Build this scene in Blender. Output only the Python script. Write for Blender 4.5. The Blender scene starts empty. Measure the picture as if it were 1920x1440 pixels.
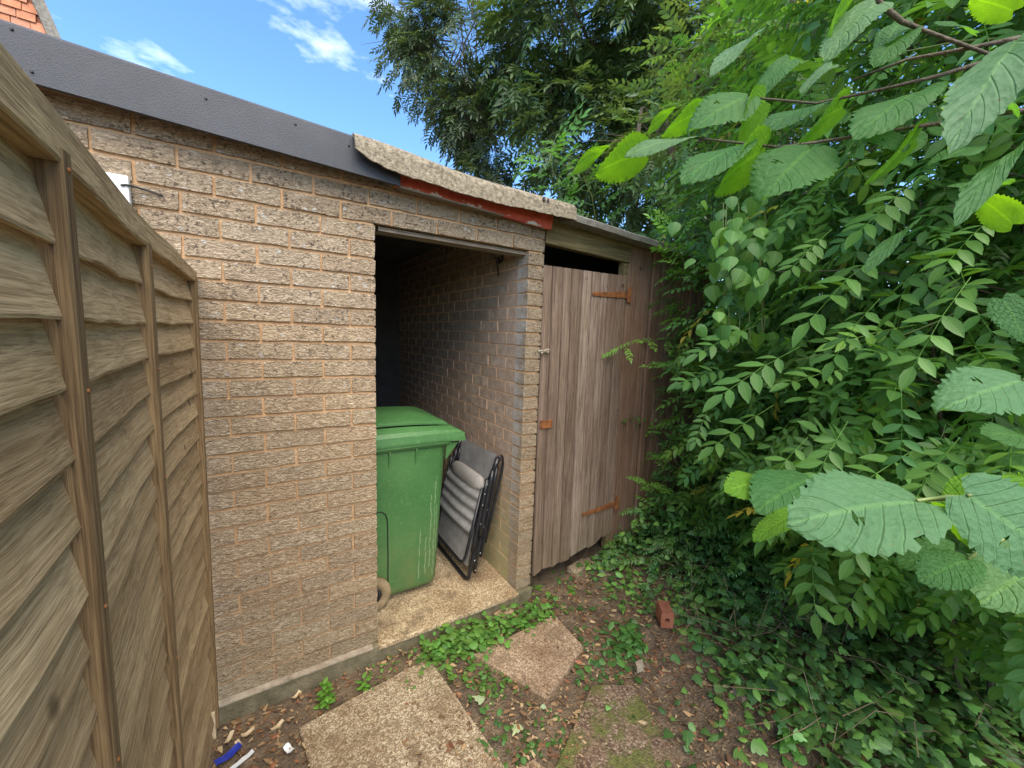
import bpy, math, random
import numpy as np
from mathutils import Vector, Matrix, noise as mnoise

random.seed(7); rng = np.random.default_rng(11)
scene = bpy.context.scene
C = scene.collection

# ---------------------------------------------------------------- camera
F_PX, YAW, PITCH, ROLL = 742.87, 0.565397, -0.121113, 0.0346484
CAM = Vector((-0.44511, -1.87596, 1.555157))
fw = Vector((math.sin(YAW)*math.cos(PITCH), math.cos(YAW)*math.cos(PITCH), math.sin(PITCH)))
r0 = fw.cross(Vector((0, 0, 1))).normalized(); u0 = r0.cross(fw)
RT = r0*math.cos(ROLL) + u0*math.sin(ROLL)
UP = -r0*math.sin(ROLL) + u0*math.cos(ROLL)
cd = bpy.data.cameras.new('camera'); cam = bpy.data.objects.new('camera', cd); C.objects.link(cam)
cd.sensor_width = 36; cd.lens = F_PX/1920*36; cd.clip_start = 0.02; cd.clip_end = 500
m3 = Matrix((RT, UP, -fw)).transposed()
cam.matrix_world = Matrix.Translation(CAM) @ m3.to_4x4()
scene.camera = cam

# ---------------------------------------------------------------- sky, sun, exposure
SUN_EL, SUN_AZ = math.radians(56), math.radians(190)      # azimuth clockwise from +y: behind the camera
w = bpy.data.worlds.new('World'); scene.world = w; w.use_nodes = True
nt = w.node_tree; nt.nodes.clear()
out = nt.nodes.new('ShaderNodeOutputWorld'); bg = nt.nodes.new('ShaderNodeBackground')
sky = nt.nodes.new('ShaderNodeTexSky'); sky.sky_type = 'NISHITA'; sky.sun_disc = False
sky.sun_elevation = SUN_EL; sky.sun_rotation = SUN_AZ
sky.air_density = 1.0; sky.dust_density = 1.0; sky.ozone_density = 4.0
L = nt.links.new
def wm(op, a, b, clamp=False):
    x = nt.nodes.new('ShaderNodeMath'); x.operation = op; x.use_clamp = clamp
    for i, k in enumerate((a, b)):
        if hasattr(k, 'is_output'): L(k, x.inputs[i])
        else: x.inputs[i].default_value = k
    return x.outputs[0]
tc = nt.nodes.new('ShaderNodeTexCoord'); mp = nt.nodes.new('ShaderNodeMapping'); mp.inputs['Scale'].default_value = (1, 1, 2.4)
L(tc.outputs['Generated'], mp.inputs['Vector'])
nz = nt.nodes.new('ShaderNodeTexNoise'); nz.inputs['Scale'].default_value = 9.; nz.inputs['Detail'].default_value = 4; nz.inputs['Roughness'].default_value = 0.6
L(mp.outputs['Vector'], nz.inputs['Vector'])
nz2 = nt.nodes.new('ShaderNodeTexNoise'); nz2.inputs['Scale'].default_value = 2.1; nz2.inputs['Detail'].default_value = 2
L(mp.outputs['Vector'], nz2.inputs['Vector'])
cover = wm('MULTIPLY', wm('SUBTRACT', nz2.outputs['Fac'], .60), 2.5)      # scattered fair-weather cloud elsewhere in the sky
for (u, v, r_) in ((268, 104, .11), (590, -30, .11), (690, 4, .08), (590, 78, .07), (735, 180, .05)):
    d_ = (fw + RT*((u-960)/F_PX) - UP*((v-720)/F_PX)).normalized(); d_.z *= 2.4
    vm = nt.nodes.new('ShaderNodeVectorMath'); vm.operation = 'DISTANCE'; L(mp.outputs['Vector'], vm.inputs[0]); vm.inputs[1].default_value = d_
    cover = wm('MAXIMUM', cover, wm('SUBTRACT', .26, wm('MULTIPLY', vm.outputs['Value'], .26/r_)))
dens = wm('MULTIPLY', wm('ADD', cover, wm('MULTIPLY', wm('SUBTRACT', nz.outputs['Fac'], .62), 1.2)), 3.4, True)
hs_ = nt.nodes.new('ShaderNodeHueSaturation'); hs_.inputs['Saturation'].default_value = 1.15; L(sky.outputs['Color'], hs_.inputs['Color'])
mx = nt.nodes.new('ShaderNodeMix'); mx.data_type = 'RGBA'; mx.inputs['B'].default_value = (6.2, 6.6, 7.2, 1)
L(wm('MULTIPLY', dens, .42), mx.inputs['Factor'])
L(hs_.outputs['Color'], mx.inputs['A']); L(mx.outputs['Result'], bg.inputs['Color'])
bg.inputs['Strength'].default_value = 0.085
L(bg.outputs['Background'], out.inputs['Surface'])
sd = bpy.data.lights.new('sun', 'SUN'); sun = bpy.data.objects.new('sun', sd); C.objects.link(sun)
sd.energy = 1.5; sd.angle = math.radians(65); sd.color = (1.0, 0.90, 0.71)
sdir = Vector((math.sin(SUN_AZ)*math.cos(SUN_EL), math.cos(SUN_AZ)*math.cos(SUN_EL), math.sin(SUN_EL)))
sun.rotation_euler = sdir.to_track_quat('Z', 'Y').to_euler(); sun.location = sdir*20
vs = scene.view_settings; vs.view_transform = 'Standard'; vs.look = 'None'; vs.gamma = 1; vs.exposure = 2.22
vs.use_curve_mapping = False
scene.cycles.max_bounces = 4; scene.cycles.diffuse_bounces = 3; scene.cycles.transmission_bounces = 4
scene.cycles.transparent_max_bounces = 8

# ---------------------------------------------------------------- helpers
def at(u, v, d):                       # a point seen at pixel (u, v) of the 1920x1440 photograph, d metres deep
    return CAM + d*(fw + RT*((u-960)/F_PX) - UP*((v-720)/F_PX))
def on_z(u, v, z):
    k = fw + RT*((u-960)/F_PX) - UP*((v-720)/F_PX)
    return CAM + k*((z-CAM.z)/k.z)
def on_y(u, v, y):
    k = fw + RT*((u-960)/F_PX) - UP*((v-720)/F_PX)
    return CAM + k*((y-CAM.y)/k.y)
def pix(p):
    d = Vector(p)-CAM; z = d.dot(fw)
    return (960+F_PX*d.dot(RT)/z, 720-F_PX*d.dot(UP)/z, z)
def sstep(a, b, x):
    t = min(1, max(0, (x-a)/(b-a))); return t*t*(3-2*t)
def n3(x, y=0., z=0.): return mnoise.noise(Vector((x, y, z)))

WL = {}
def link(o, parent=None):
    C.objects.link(o)
    if parent is not None:
        o.parent = parent
        o.matrix_parent_inverse = Matrix.Translation(-WL.get(parent, Vector((0, 0, 0))))
    WL[o] = Vector(o.location)
    return o
def thing(name, loc, label, cat, group=None):
    o = bpy.data.objects.new(name, None); o.empty_display_size = 0.1; o.location = loc; link(o)
    tag(o, label, cat, group); return o
def tag(o, label=None, cat=None, group=None, kind=None):
    if label: o['label'] = label
    if cat: o['category'] = cat
    if group: o['group'] = group
    if kind: o['kind'] = kind
    return o

class MB:
    def __init__(s): s.v = []; s.f = []
    def add(s, v, f):
        b = len(s.v); s.v += [tuple(p) for p in v]; s.f += [tuple(i+b for i in q) for q in f]; return s
    def box(s, x0, x1, y0, y1, z0, z1):
        return s.hexa([(x0, y0, z0), (x1, y0, z0), (x1, y1, z0), (x0, y1, z0), (x0, y0, z1), (x1, y0, z1), (x1, y1, z1), (x0, y1, z1)])
    def hexa(s, p): return s.add(p, [(0, 3, 2, 1), (4, 5, 6, 7), (0, 1, 5, 4), (1, 2, 6, 5), (2, 3, 7, 6), (3, 0, 4, 7)])
    def tube(s, pts, r, n=8, cap=True):
        pts = [Vector(p) for p in pts]; rs = r if isinstance(r, (list, tuple)) else [r]*len(pts)
        b = len(s.v); ref = None
        for i, p in enumerate(pts):
            t = (pts[min(i+1, len(pts)-1)] - pts[max(i-1, 0)]).normalized()
            if ref is None:
                ref = t.orthogonal().normalized()
            ref = (ref - t*ref.dot(t)).normalized(); q = t.cross(ref)
            for k in range(n):
                a = 2*math.pi*k/n; s.v.append(tuple(p + (ref*math.cos(a)+q*math.sin(a))*rs[i]))
        for i in range(len(pts)-1):
            for k in range(n):
                k2 = (k+1) % n
                s.f.append((b+i*n+k, b+i*n+k2, b+(i+1)*n+k2, b+(i+1)*n+k))
        if cap:
            s.f.append(tuple(b+k for k in reversed(range(n)))); e = b+(len(pts)-1)*n
            s.f.append(tuple(e+k for k in range(n)))
        return s
    def grid(s, P):                    # P[i][j] points
        b = len(s.v); n = len(P); m = len(P[0])
        for row in P: s.v += [tuple(p) for p in row]
        for i in range(n-1):
            for j in range(m-1):
                s.f.append((b+i*m+j, b+i*m+j+1, b+(i+1)*m+j+1, b+(i+1)*m+j))
        return s
    def ring_loft(s, rings, cap=True):
        b = len(s.v); n = len(rings[0])
        for r in rings: s.v += [tuple(p) for p in r]
        for i in range(len(rings)-1):
            for k in range(n):
                k2 = (k+1) % n
                s.f.append((b+i*n+k, b+i*n+k2, b+(i+1)*n+k2, b+(i+1)*n+k))
        if cap:
            s.f.append(tuple(b+k for k in reversed(range(n)))); e = b+(len(rings)-1)*n
            s.f.append(tuple(e+k for k in range(n)))
        return s
    def mesh(s, name, mat=None, smooth=False):
        me = bpy.data.meshes.new(name); me.from_pydata(s.v, [], s.f); me.update()
        if mat: me.materials.append(mat)
        if smooth: me.polygons.foreach_set('use_smooth', [True]*len(me.polygons))
        return me
    def build(s, name, mat, parent=None, smooth=False, bevel=0, seg=2):
        o = bpy.data.objects.new(name, s.mesh(name, mat, smooth)); link(o, parent)
        if bevel:
            b = o.modifiers.new('bevel', 'BEVEL'); b.width = bevel; b.segments = seg; b.limit_method = 'ANGLE'
        return o
def inst(name, me, loc, parent, rot=None, scale=None):
    o = bpy.data.objects.new(name, me); o.location = loc
    if rot is not None: o.rotation_euler = rot
    if scale is not None: o.scale = scale
    return link(o, parent)

# ---------------------------------------------------------------- materials
def new_mat(name):
    m = bpy.data.materials.new(name); m.use_nodes = True
    t = m.node_tree; return m, t, t.nodes['Principled BSDF'], t.nodes['Material Output']
class N:
    """small node-graph helper"""
    def __init__(s, t): s.t = t
    def n(s, typ, **kw):
        x = s.t.nodes.new('ShaderNode'+typ)
        for k, v in kw.items():
            if k in ('operation', 'data_type', 'blend_type', 'feature', 'attribute_name', 'attribute_type', 'distance', 'wave_type', 'bands_direction', 'noise_dimensions'): setattr(x, k, v)
            else: s.set(x.inputs[k.replace('_', ' ')], v)
        return x
    def set(s, inp, v):
        if hasattr(v, 'is_output'): s.t.links.new(v, inp)
        elif isinstance(v, (tuple, list)) and len(v) == 3 and inp.type == 'RGBA': inp.default_value = (*v, 1)
        else: inp.default_value = v
    def math(s, op, a, b=0.5, c=None, clamp=False):
        x = s.t.nodes.new('ShaderNodeMath'); x.operation = op; x.use_clamp = clamp
        s.set(x.inputs[0], a); s.set(x.inputs[1], b)
        if c is not None: s.set(x.inputs[2], c)
        return x.outputs[0]
    def mix(s, f, a, b, blend='MIX'):
        x = s.t.nodes.new('ShaderNodeMix'); x.data_type = 'RGBA'; x.blend_type = blend
        s.set(x.inputs['Factor'], f); s.set(x.inputs['A'], a); s.set(x.inputs['B'], b); return x.outputs['Result']
    def ramp(s, f, stops):
        x = s.t.nodes.new('ShaderNodeValToRGB'); s.set(x.inputs[0], f); e = x.color_ramp.elements
        while len(e) < len(stops): e.new(0.5)
        for i, (p, c) in enumerate(stops):
            e[i].position = p; e[i].color = (*c, 1) if isinstance(c, (tuple, list)) else (c, c, c, 1)
        return x.outputs[0]
    def co(s, scale=(1, 1, 1), rand=0., world=False):
        tc = s.t.nodes.new('ShaderNodeTexCoord') if not world else s.t.nodes.new('ShaderNodeNewGeometry')
        src = tc.outputs['Position' if world else 'Object']
        if rand:
            oi = s.t.nodes.new('ShaderNodeObjectInfo')
            v = s.t.nodes.new('ShaderNodeVectorMath'); v.operation = 'ADD'
            cmb = s.t.nodes.new('ShaderNodeCombineXYZ')
            for i, k in enumerate((rand, rand*1.7, rand*.6)): s.set(cmb.inputs[i], s.math('MULTIPLY', oi.outputs['Random'], k))
            s.set(v.inputs[0], src); s.set(v.inputs[1], cmb.outputs[0]); src = v.outputs[0]
        mpn = s.t.nodes.new('ShaderNodeMapping'); s.set(mpn.inputs['Vector'], src); mpn.inputs['Scale'].default_value = scale
        return mpn.outputs[0]
    def noise(s, vec, scale, detail=5, rough=.6, dist=0.):
        x = s.t.nodes.new('ShaderNodeTexNoise'); s.set(x.inputs['Vector'], vec); s.set(x.inputs['Scale'], scale)
        x.inputs['Detail'].default_value = detail; x.inputs['Roughness'].default_value = rough; x.inputs['Distortion'].default_value = dist
        return x.outputs['Fac']
    def voro(s, vec, scale, out='Distance', rnd=1.):
        x = s.t.nodes.new('ShaderNodeTexVoronoi'); s.set(x.inputs['Vector'], vec); s.set(x.inputs['Scale'], scale); x.inputs['Randomness'].default_value = rnd
        return x.outputs[out]
    def bump(s, h, strength, dist, normal=None):
        x = s.t.nodes.new('ShaderNodeBump'); s.set(x.inputs['Height'], h); x.inputs['Strength'].default_value = strength; x.inputs['Distance'].default_value = dist
        if normal is not None: s.set(x.inputs['Normal'], normal)
        return x.outputs[0]
    def rand(s): return s.t.nodes.new('ShaderNodeObjectInfo').outputs['Random']
    def sep(s, v):
        x = s.t.nodes.new('ShaderNodeSeparateXYZ'); s.set(x.inputs[0], v); return x.outputs

def mat_brick(name='rustic_brick', bloom=False):
    m, t, b, o = new_mat(name); g = N(t)
    v = g.co((1, 1, 1), 40); vs_ = g.co((34, 60, 75), 40)
    st = g.noise(vs_, 1.6, 4, .62, 1.1); fine = g.noise(v, 140, 3, .6); big = g.noise(v, 9, 3, .5)
    c = g.ramp(st, [(.25, (.14, .092, .053)), (.46, (.40, .30, .195)), (.67, (.64, .52, .375))])
    rr = g.rand(); r2 = g.math('FRACT', g.math('MULTIPLY', rr, 17.3))
    c = g.mix(g.math('MULTIPLY', rr, .5), c, g.mix(1., c, (.62, .58, .55), 'MULTIPLY'))
    c = g.mix(g.math('MULTIPLY', r2, .35), c, g.mix(1., c, (1.2, 1.02, .85), 'MULTIPLY'))
    damp = g.noise(g.co((1, 1, .6), world=True), 2.6, 5, .6); c = g.mix(g.ramp(damp, [(.50, 0.), (.72, .4)]), c, g.mix(1., c, (.66, .60, .52), 'MULTIPLY'))
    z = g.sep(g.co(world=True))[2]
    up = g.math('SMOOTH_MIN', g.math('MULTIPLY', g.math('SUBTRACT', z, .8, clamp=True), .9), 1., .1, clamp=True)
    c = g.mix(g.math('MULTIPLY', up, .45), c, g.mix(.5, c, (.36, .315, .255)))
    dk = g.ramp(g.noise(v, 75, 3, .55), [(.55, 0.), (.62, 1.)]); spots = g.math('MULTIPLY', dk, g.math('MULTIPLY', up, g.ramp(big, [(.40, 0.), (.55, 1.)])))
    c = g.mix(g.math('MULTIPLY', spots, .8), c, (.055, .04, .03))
    wh = g.ramp(g.voro(v, 26), [(.14, 1.), (.26, 0.)]); wh = g.math('MULTIPLY', wh, g.math('MULTIPLY', up, g.ramp(g.noise(v, 14, 2), [(.46, 0.), (.58, 1.)])))
    c = g.mix(g.math('MULTIPLY', wh, .75), c, (.62, .60, .55))
    low = g.math('SUBTRACT', .45, z, clamp=True)
    c = g.mix(g.math('MULTIPLY', low, .5), c, (.25, .21, .10))
    if bloom:
        pw = g.sep(g.co(world=True)); wn = g.noise(g.co((1, 1, 1), world=True), 14, 6, .7)
        side = g.math('MULTIPLY', g.math('LESS_THAN', pw[0], .8335), g.ramp(g.math('ADD', wn, g.math('MULTIPLY', g.math('SUBTRACT', pw[1], .03), 3.)), [(.36, 0.), (.72, 1.)]))
        side = g.math('MULTIPLY', side, g.ramp(pw[2], [(.25, .25), (.7, 1.)]))
        c = g.mix(g.math('MULTIPLY', side, .8), c, (.58, .55, .52))
    h = g.math('ADD', g.math('MULTIPLY', st, 1.), g.math('MULTIPLY', fine, .35))
    g.set(b.inputs['Base Color'], c); b.inputs['Roughness'].default_value = .92; b.inputs['Specular IOR Level'].default_value = .25
    g.set(b.inputs['Normal'], g.bump(h, 1., .016))
    return m
def mat_mortar(name, c1, c2):
    m, t, b, o = new_mat(name); g = N(t); v = g.co()
    nn = g.noise(v, 24, 6, .65); c = g.ramp(nn, [(.3, c1), (.7, c2)])
    z = g.sep(g.co(world=True))[2]
    low = g.math('SUBTRACT', 1., g.math('MULTIPLY', z, .85), clamp=True)
    c = g.mix(g.math('MULTIPLY', low, .35), c, (.34, .24, .14))
    g.set(b.inputs['Base Color'], c); b.inputs['Roughness'].default_value = .95
    g.set(b.inputs['Normal'], g.bump(g.noise(v, 130, 5, .7), .8, .006)); return m
def mat_inner_brick():
    m, t, b, o = new_mat('smooth_inner_brick'); g = N(t); v = g.co((1, 1, 1), 30)
    nn = g.noise(v, 22, 5, .6)
    c = g.ramp(nn, [(.3, (.30, .205, .145)), (.7, (.60, .45, .33))])
    c = g.mix(g.math('MULTIPLY', g.rand(), .5), c, (.34, .235, .16))
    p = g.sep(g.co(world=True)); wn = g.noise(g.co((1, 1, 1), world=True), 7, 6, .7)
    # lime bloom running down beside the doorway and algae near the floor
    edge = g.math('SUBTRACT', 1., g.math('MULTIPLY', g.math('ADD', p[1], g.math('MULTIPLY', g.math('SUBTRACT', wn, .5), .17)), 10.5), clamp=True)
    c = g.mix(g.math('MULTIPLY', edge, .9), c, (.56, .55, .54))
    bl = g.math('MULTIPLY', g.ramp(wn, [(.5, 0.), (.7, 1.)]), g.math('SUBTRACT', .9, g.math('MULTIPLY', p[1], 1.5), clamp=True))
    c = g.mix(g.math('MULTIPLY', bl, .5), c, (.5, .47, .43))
    low = g.math('SUBTRACT', .75, g.math('ADD', p[2], g.math('MULTIPLY', g.math('SUBTRACT', wn, .5), .4)), clamp=True)
    c = g.mix(g.math('MULTIPLY', low, 1.25, clamp=True), c, (.40, .36, .17))
    g.set(b.inputs['Base Color'], c); b.inputs['Roughness'].default_value = .88
    g.set(b.inputs['Normal'], g.bump(g.noise(v, 110, 5, .65), .6, .004)); return m
def mat_wood(name, dark, light, along='y', knot=True, rough=.85, stain=None, scale=1., bump=.7, vary=.5):
    m, t, b, o = new_mat(name); g = N(t)
    ax = 'xyz'.index(along); sc = [95, 95, 95]; sc[ax] = 1.5
    v = g.co(tuple(k*scale for k in sc), 9)
    wob = g.noise(g.co((1, 1, 1), 9), 4.5, 2)
    vv = t.nodes.new('ShaderNodeVectorMath'); vv.operation = 'ADD'; g.set(vv.inputs[0], v)
    cb = t.nodes.new('ShaderNodeCombineXYZ'); g.set(cb.inputs[(ax+1) % 3], g.math('MULTIPLY', wob, .9)); g.set(cb.inputs[(ax+2) % 3], g.math('MULTIPLY', wob, .9))
    g.set(vv.inputs[1], cb.outputs[0])
    fine_ = g.noise(vv.outputs[0], 2.3, 4, .7, .15); mid_ = g.noise(vv.outputs[0], .4, 4, .6, .2); gr2 = g.noise(v, 3.5, 2, .6)
    gr = g.math('ADD', g.math('MULTIPLY', fine_, .72), g.math('MULTIPLY', mid_, .28))
    c = g.ramp(gr, [(.36, dark), (.60, light)])
    c = g.mix(g.ramp(gr2, [(.33, .45), (.45, 0.)]), c, tuple(k*.5 for k in dark))
    c = g.mix(g.math('MULTIPLY', g.rand(), vary), c, g.mix(1., c, (.66, .62, .58), 'MULTIPLY'))
    pt = g.noise(g.co((1, 1, 1), 5), 3.2, 5, .6)
    c = g.mix(g.ramp(pt, [(.45, 0.), (.75, .6)]), c, g.mix(1., c, (.66, .63, .53), 'MULTIPLY'))
    if knot:
        k = g.voro(g.co((2.2, 2.2, 2.2), 6), 1.9); c = g.mix(g.ramp(k, [(.035, .85), (.075, 0.)]), c, tuple(q*.35 for q in dark))
    if stain: c = stain(g, c)
    g.set(b.inputs['Base Color'], c); b.inputs['Roughness'].default_value = rough; b.inputs['Specular IOR Level'].default_value = .3
    g.set(b.inputs['Normal'], g.bump(g.math('ADD', fine_, g.math('MULTIPLY', gr2, .3)), bump, .0024)); return m
def mat_plain(name, c1, c2, scale=8., rough=.6, bscale=80., bstr=.3, bdist=.003, metal=0., spec=.5, rand=0.):
    m, t, b, o = new_mat(name); g = N(t); v = g.co((1, 1, 1), rand)
    nn = g.noise(v, scale, 6, .6)
    g.set(b.inputs['Base Color'], g.ramp(nn, [(.32, c1), (.68, c2)])); b.inputs['Roughness'].default_value = rough
    b.inputs['Metallic'].default_value = metal; b.inputs['Specular IOR Level'].default_value = spec
    g.set(b.inputs['Normal'], g.bump(g.noise(v, bscale, 4, .6), bstr, bdist)); return m
def mat_aggregate(name, base, dark, light, moss=0., scale=95., wet=None):
    m, t, b, o = new_mat(name); g = N(t); v = g.co((1, 1, 1), 3)
    wv_ = t.nodes.new('ShaderNodeTexNoise'); g.set(wv_.inputs['Vector'], v); wv_.inputs['Scale'].default_value = scale*.45; wv_.inputs['Detail'].default_value = 3
    v0 = v; va = t.nodes.new('ShaderNodeVectorMath'); va.operation = 'MULTIPLY_ADD'; g.set(va.inputs[0], wv_.outputs['Color']); va.inputs[1].default_value = (.022, .022, .022); g.set(va.inputs[2], v); v = va.outputs[0]
    vc = g.voro(v, scale, 'Color'); vd = g.voro(v, scale)
    r = g.sep(vc)[0]
    c = g.ramp(r, [(.1, dark), (.45, base), (.9, light)])
    c = g.mix(g.ramp(vd, [(.45, 0.), (.75, .75)]), c, tuple(k*.6 for k in dark))
    big = g.noise(v, 5, 5, .6); c = g.mix(g.ramp(big, [(.40, .0), (.68, .85)]), c, g.mix(1., c, (.55, .46, .38), 'MULTIPLY'))
    fn = g.noise(v0, 70, 5, .75); c = g.mix(g.ramp(fn, [(.38, .6), (.5, 0.)]), c, tuple(k*.55 for k in dark))
    dirt = g.noise(v0, 9, 6, .7); c = g.mix(g.ramp(dirt, [(.52, 0.), (.66, .8)]), c, (.17, .115, .065))
    if moss:
        mm = g.ramp(g.noise(v, 6.5, 5, .65), [(.62-moss*.3, 0.), (.70-moss*.25, 1.)])
        c = g.mix(mm, c, g.ramp(g.noise(v, 60, 3), [(.3, (.055, .062, .012)), (.7, (.16, .16, .04))]))
    g.set(b.inputs['Base Color'], c); b.inputs['Roughness'].default_value = .9
    g.set(b.inputs['Normal'], g.bump(g.math('SUBTRACT', g.math('MULTIPLY', big, 1.2), vd), .6, .006)); return m
def mat_leaf(name, trans=.4, rough=.42, vein=0., tcol=(1.6, 1.5, .55), spec=.5, bump=True):
    m, t, b, o = new_mat(name); g = N(t)
    a = t.nodes.new('ShaderNodeAttribute'); a.attribute_name = 'tint'
    uv = t.nodes.new('ShaderNodeUVMap'); s = g.sep(uv.outputs[0]); u, v = s[0], s[1]
    c = a.outputs['Color']
    av = g.math('ABSOLUTE', g.math('SUBTRACT', g.math('MULTIPLY', v, 2.), 1.))
    oi = g.rand(); c = g.mix(g.math('MULTIPLY', oi, .45), c, g.mix(1., c, (1.35, 1.12, .8), 'MULTIPLY'))
    c = g.mix(g.ramp(av, [(.03, .5), (.09, 0.)]), c, g.mix(1., c, (1.7, 1.6, 1.3), 'MULTIPLY'))
    lat = g.math('SUBTRACT', g.math('MULTIPLY', u, 1.), g.math('MULTIPLY', av, .30))
    wv = g.math('SINE', g.math('MULTIPLY', lat, vein if vein else 40.))
    if vein:
        c = g.mix(g.ramp(wv, [(.90, 0.), (.99, .35)]), c, g.mix(1., c, (1.35, 1.3, 1.2), 'MULTIPLY'))
        nb = g.noise(g.co((1, 1, 1), 20), 5, 5, .7); c = g.mix(g.ramp(nb, [(.35, .5), (.6, 0.)]), c, g.mix(1., c, (.72, .8, .8), 'MULTIPLY'))
        sp = g.ramp(g.noise(g.co((1, 1, 1), 31), 14, 3), [(.70, 0.), (.74, .8)]); c = g.mix(sp, c, (.22, .13, .05))
    g.set(b.inputs['Base Color'], c); b.inputs['Roughness'].default_value = rough; b.inputs['Specular IOR Level'].default_value = spec
    if vein:
        nb2 = g.math('ADD', g.noise(g.co((1, 1, 1), 20), 30, 4), g.voro(g.co((1, 1, 1), 20), 16))
        g.set(b.inputs['Normal'], g.bump(g.math('ADD', g.math('MULTIPLY', g.ramp(wv, [(.7, 0.), (1., 1.)]), -1.), g.math('MULTIPLY', nb2, 1.2)), .8, .0016))
    tr = t.nodes.new('ShaderNodeBsdfTranslucent'); g.set(tr.inputs['Color'], g.mix(1., c, tcol, 'MULTIPLY'))
    ms = t.nodes.new('ShaderNodeMixShader'); ms.inputs[0].default_value = trans
    t.links.new(b.outputs[0], ms.inputs[1]); t.links.new(tr.outputs[0], ms.inputs[2]); t.links.new(ms.outputs[0], o.inputs['Surface'])
    return m

M = {}
M['brick'] = mat_brick(); M['pier_brick'] = mat_brick('limed_pier_brick', True)
M['mortar'] = mat_mortar('orange_mortar', (.46, .265, .13), (.66, .42, .23))
M['inner_mortar'] = mat_mortar('inner_mortar', (.70, .40, .21), (.86, .57, .34))
M['inner_brick'] = mat_inner_brick()
M['fence'] = mat_wood('weathered_fence_wood', (.30, .20, .098), (.60, .44, .255), 'y', bump=.7, vary=.95)
M['batten'] = mat_wood('fence_batten_wood', (.10, .058, .026), (.31, .205, .10), 'z', knot=False)
M['rail'] = mat_wood('fence_rail_wood', (.25, .165, .08), (.62, .455, .255), 'y', bump=.9)
def door_stain(g, c):
    p = g.co((1, 1, 1), world=True); s = g.sep(p)
    nn = g.noise(g.co((9, 9, 1.6), world=True), 1.2, 5, .65)
    f = g.math('ADD', g.math('MULTIPLY', g.math('SUBTRACT', s[0], 1.25), 1.1), g.math('MULTIPLY', g.math('SUBTRACT', nn, .5), 1.9), clamp=True)
    c = g.mix(g.math('MULTIPLY', f, .85), c, g.mix(.75, c, (.145, .06, .035)))
    rr = g.rand(); c = g.mix(g.math('MULTIPLY', g.math('GREATER_THAN', g.math('FRACT', g.math('MULTIPLY', rr, 7.3)), .55), .45), c, g.mix(1., c, (.55, .48, .45), 'MULTIPLY'))
    lo = g.math('SUBTRACT', .5, s[2], clamp=True); return g.mix(g.math('MULTIPLY', lo, 1.), c, (.17, .125, .06))
M['door'] = mat_wood('weathered_door_wood', (.14, .088, .058), (.56, .425, .33), 'z', stain=door_stain, vary=1., bump=1.)
def board_stain(g, c):
    nn = g.noise(g.co((9, 9, 1.6), world=True), 1.1, 5, .65)
    return g.mix(g.ramp(nn, [(.35, .8), (.65, .25)]), c, g.mix(.6, c, (.17, .07, .04)))
M['boards'] = mat_wood('dark_board_wood', (.16, .088, .05), (.44, .295, .205), 'z', stain=board_stain, vary=.5)
M['beam'] = mat_wood('beam_wood', (.12, .085, .035), (.33, .255, .125), 'x', scale=.7)
M['lintel'] = mat_wood('lintel_wood', (.16, .12, .085), (.36, .29, .22), 'x', knot=False)
M['fascia'] = mat_plain('grey_fascia', (.024, .025, .031), (.044, .045, .053), 5, .5, 220, .8, .0016)
M['felt'] = mat_plain('roof_felt', (.05, .05, .05), (.10, .10, .095), 12, .9, 160, .5, .003)
M['cement'] = mat_plain('lichened_cement', (.10, .08, .052), (.37, .31, .22), 60, .95, 170, .9, .006)
M['edge'] = mat_plain('grey_roof_edge', (.13, .12, .10), (.27, .25, .21), 25, .9, 120, .6, .004)
def mat_red():
    m, t, b, o = new_mat('flaking_red_paint'); g = N(t); v = g.co()
    n1 = g.noise(v, 11, 6, .7); p = g.sep(v)
    c = g.ramp(g.noise(v, 30, 4), [(.3, (.52, .07, .035)), (.7, (.70, .13, .07))])
    z = g.math('SUBTRACT', p[2], g.math('ADD', 2.193, g.math('MULTIPLY', p[0], -.04)))
    lowf = g.math('SUBTRACT', 1., g.math('MULTIPLY', z, 26.), clamp=True)
    chip = g.ramp(g.math('ADD', n1, g.math('MULTIPLY', lowf, .17)), [(.70, 0.), (.72, 1.)])
    c = g.mix(chip, c, (.74, .66, .58))
    g.set(b.inputs['Base Color'], c); b.inputs['Roughness'].default_value = .6
    g.set(b.inputs['Normal'], g.bump(g.math('SUBTRACT', g.math('MULTIPLY', g.noise(v, 90, 4), .3), chip), .7, .002)); return m
M['red'] = mat_red()
M['slab'] = mat_aggregate('exposed_aggregate_floor', (.62, .47, .28), (.36, .24, .125), (.78, .65, .44), scale=150)
M['footing'] = mat_plain('mossy_footing', (.10, .085, .045), (.23, .19, .115), 14, .95, 90, .8, .006)
M['pave_tan'] = mat_aggregate('tan_paving', (.50, .39, .25), (.28, .195, .11), (.66, .55, .39), scale=150)
M['pave_pink'] = mat_aggregate('pink_paving', (.46, .32, .205), (.30, .195, .12), (.58, .43, .29), scale=130)
M['pave_moss'] = mat_aggregate('mossy_paving', (.24, .15, .10), (.12, .075, .045), (.42, .31, .22), moss=.55, scale=120)
M['stone'] = mat_plain('pale_stone', (.22, .17, .12), (.42, .35, .26), 20, .95, 80, .6, .005)
M['terracotta'] = mat_plain('red_brick', (.22, .07, .035), (.38, .14, .075), 18, .9, 90, .6, .004)
M['rust'] = mat_plain('rusty_iron', (.14, .045, .015), (.38, .14, .04), 30, .85, 150, .7, .002)
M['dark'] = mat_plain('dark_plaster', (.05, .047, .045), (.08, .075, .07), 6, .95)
M['green'] = None
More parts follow.
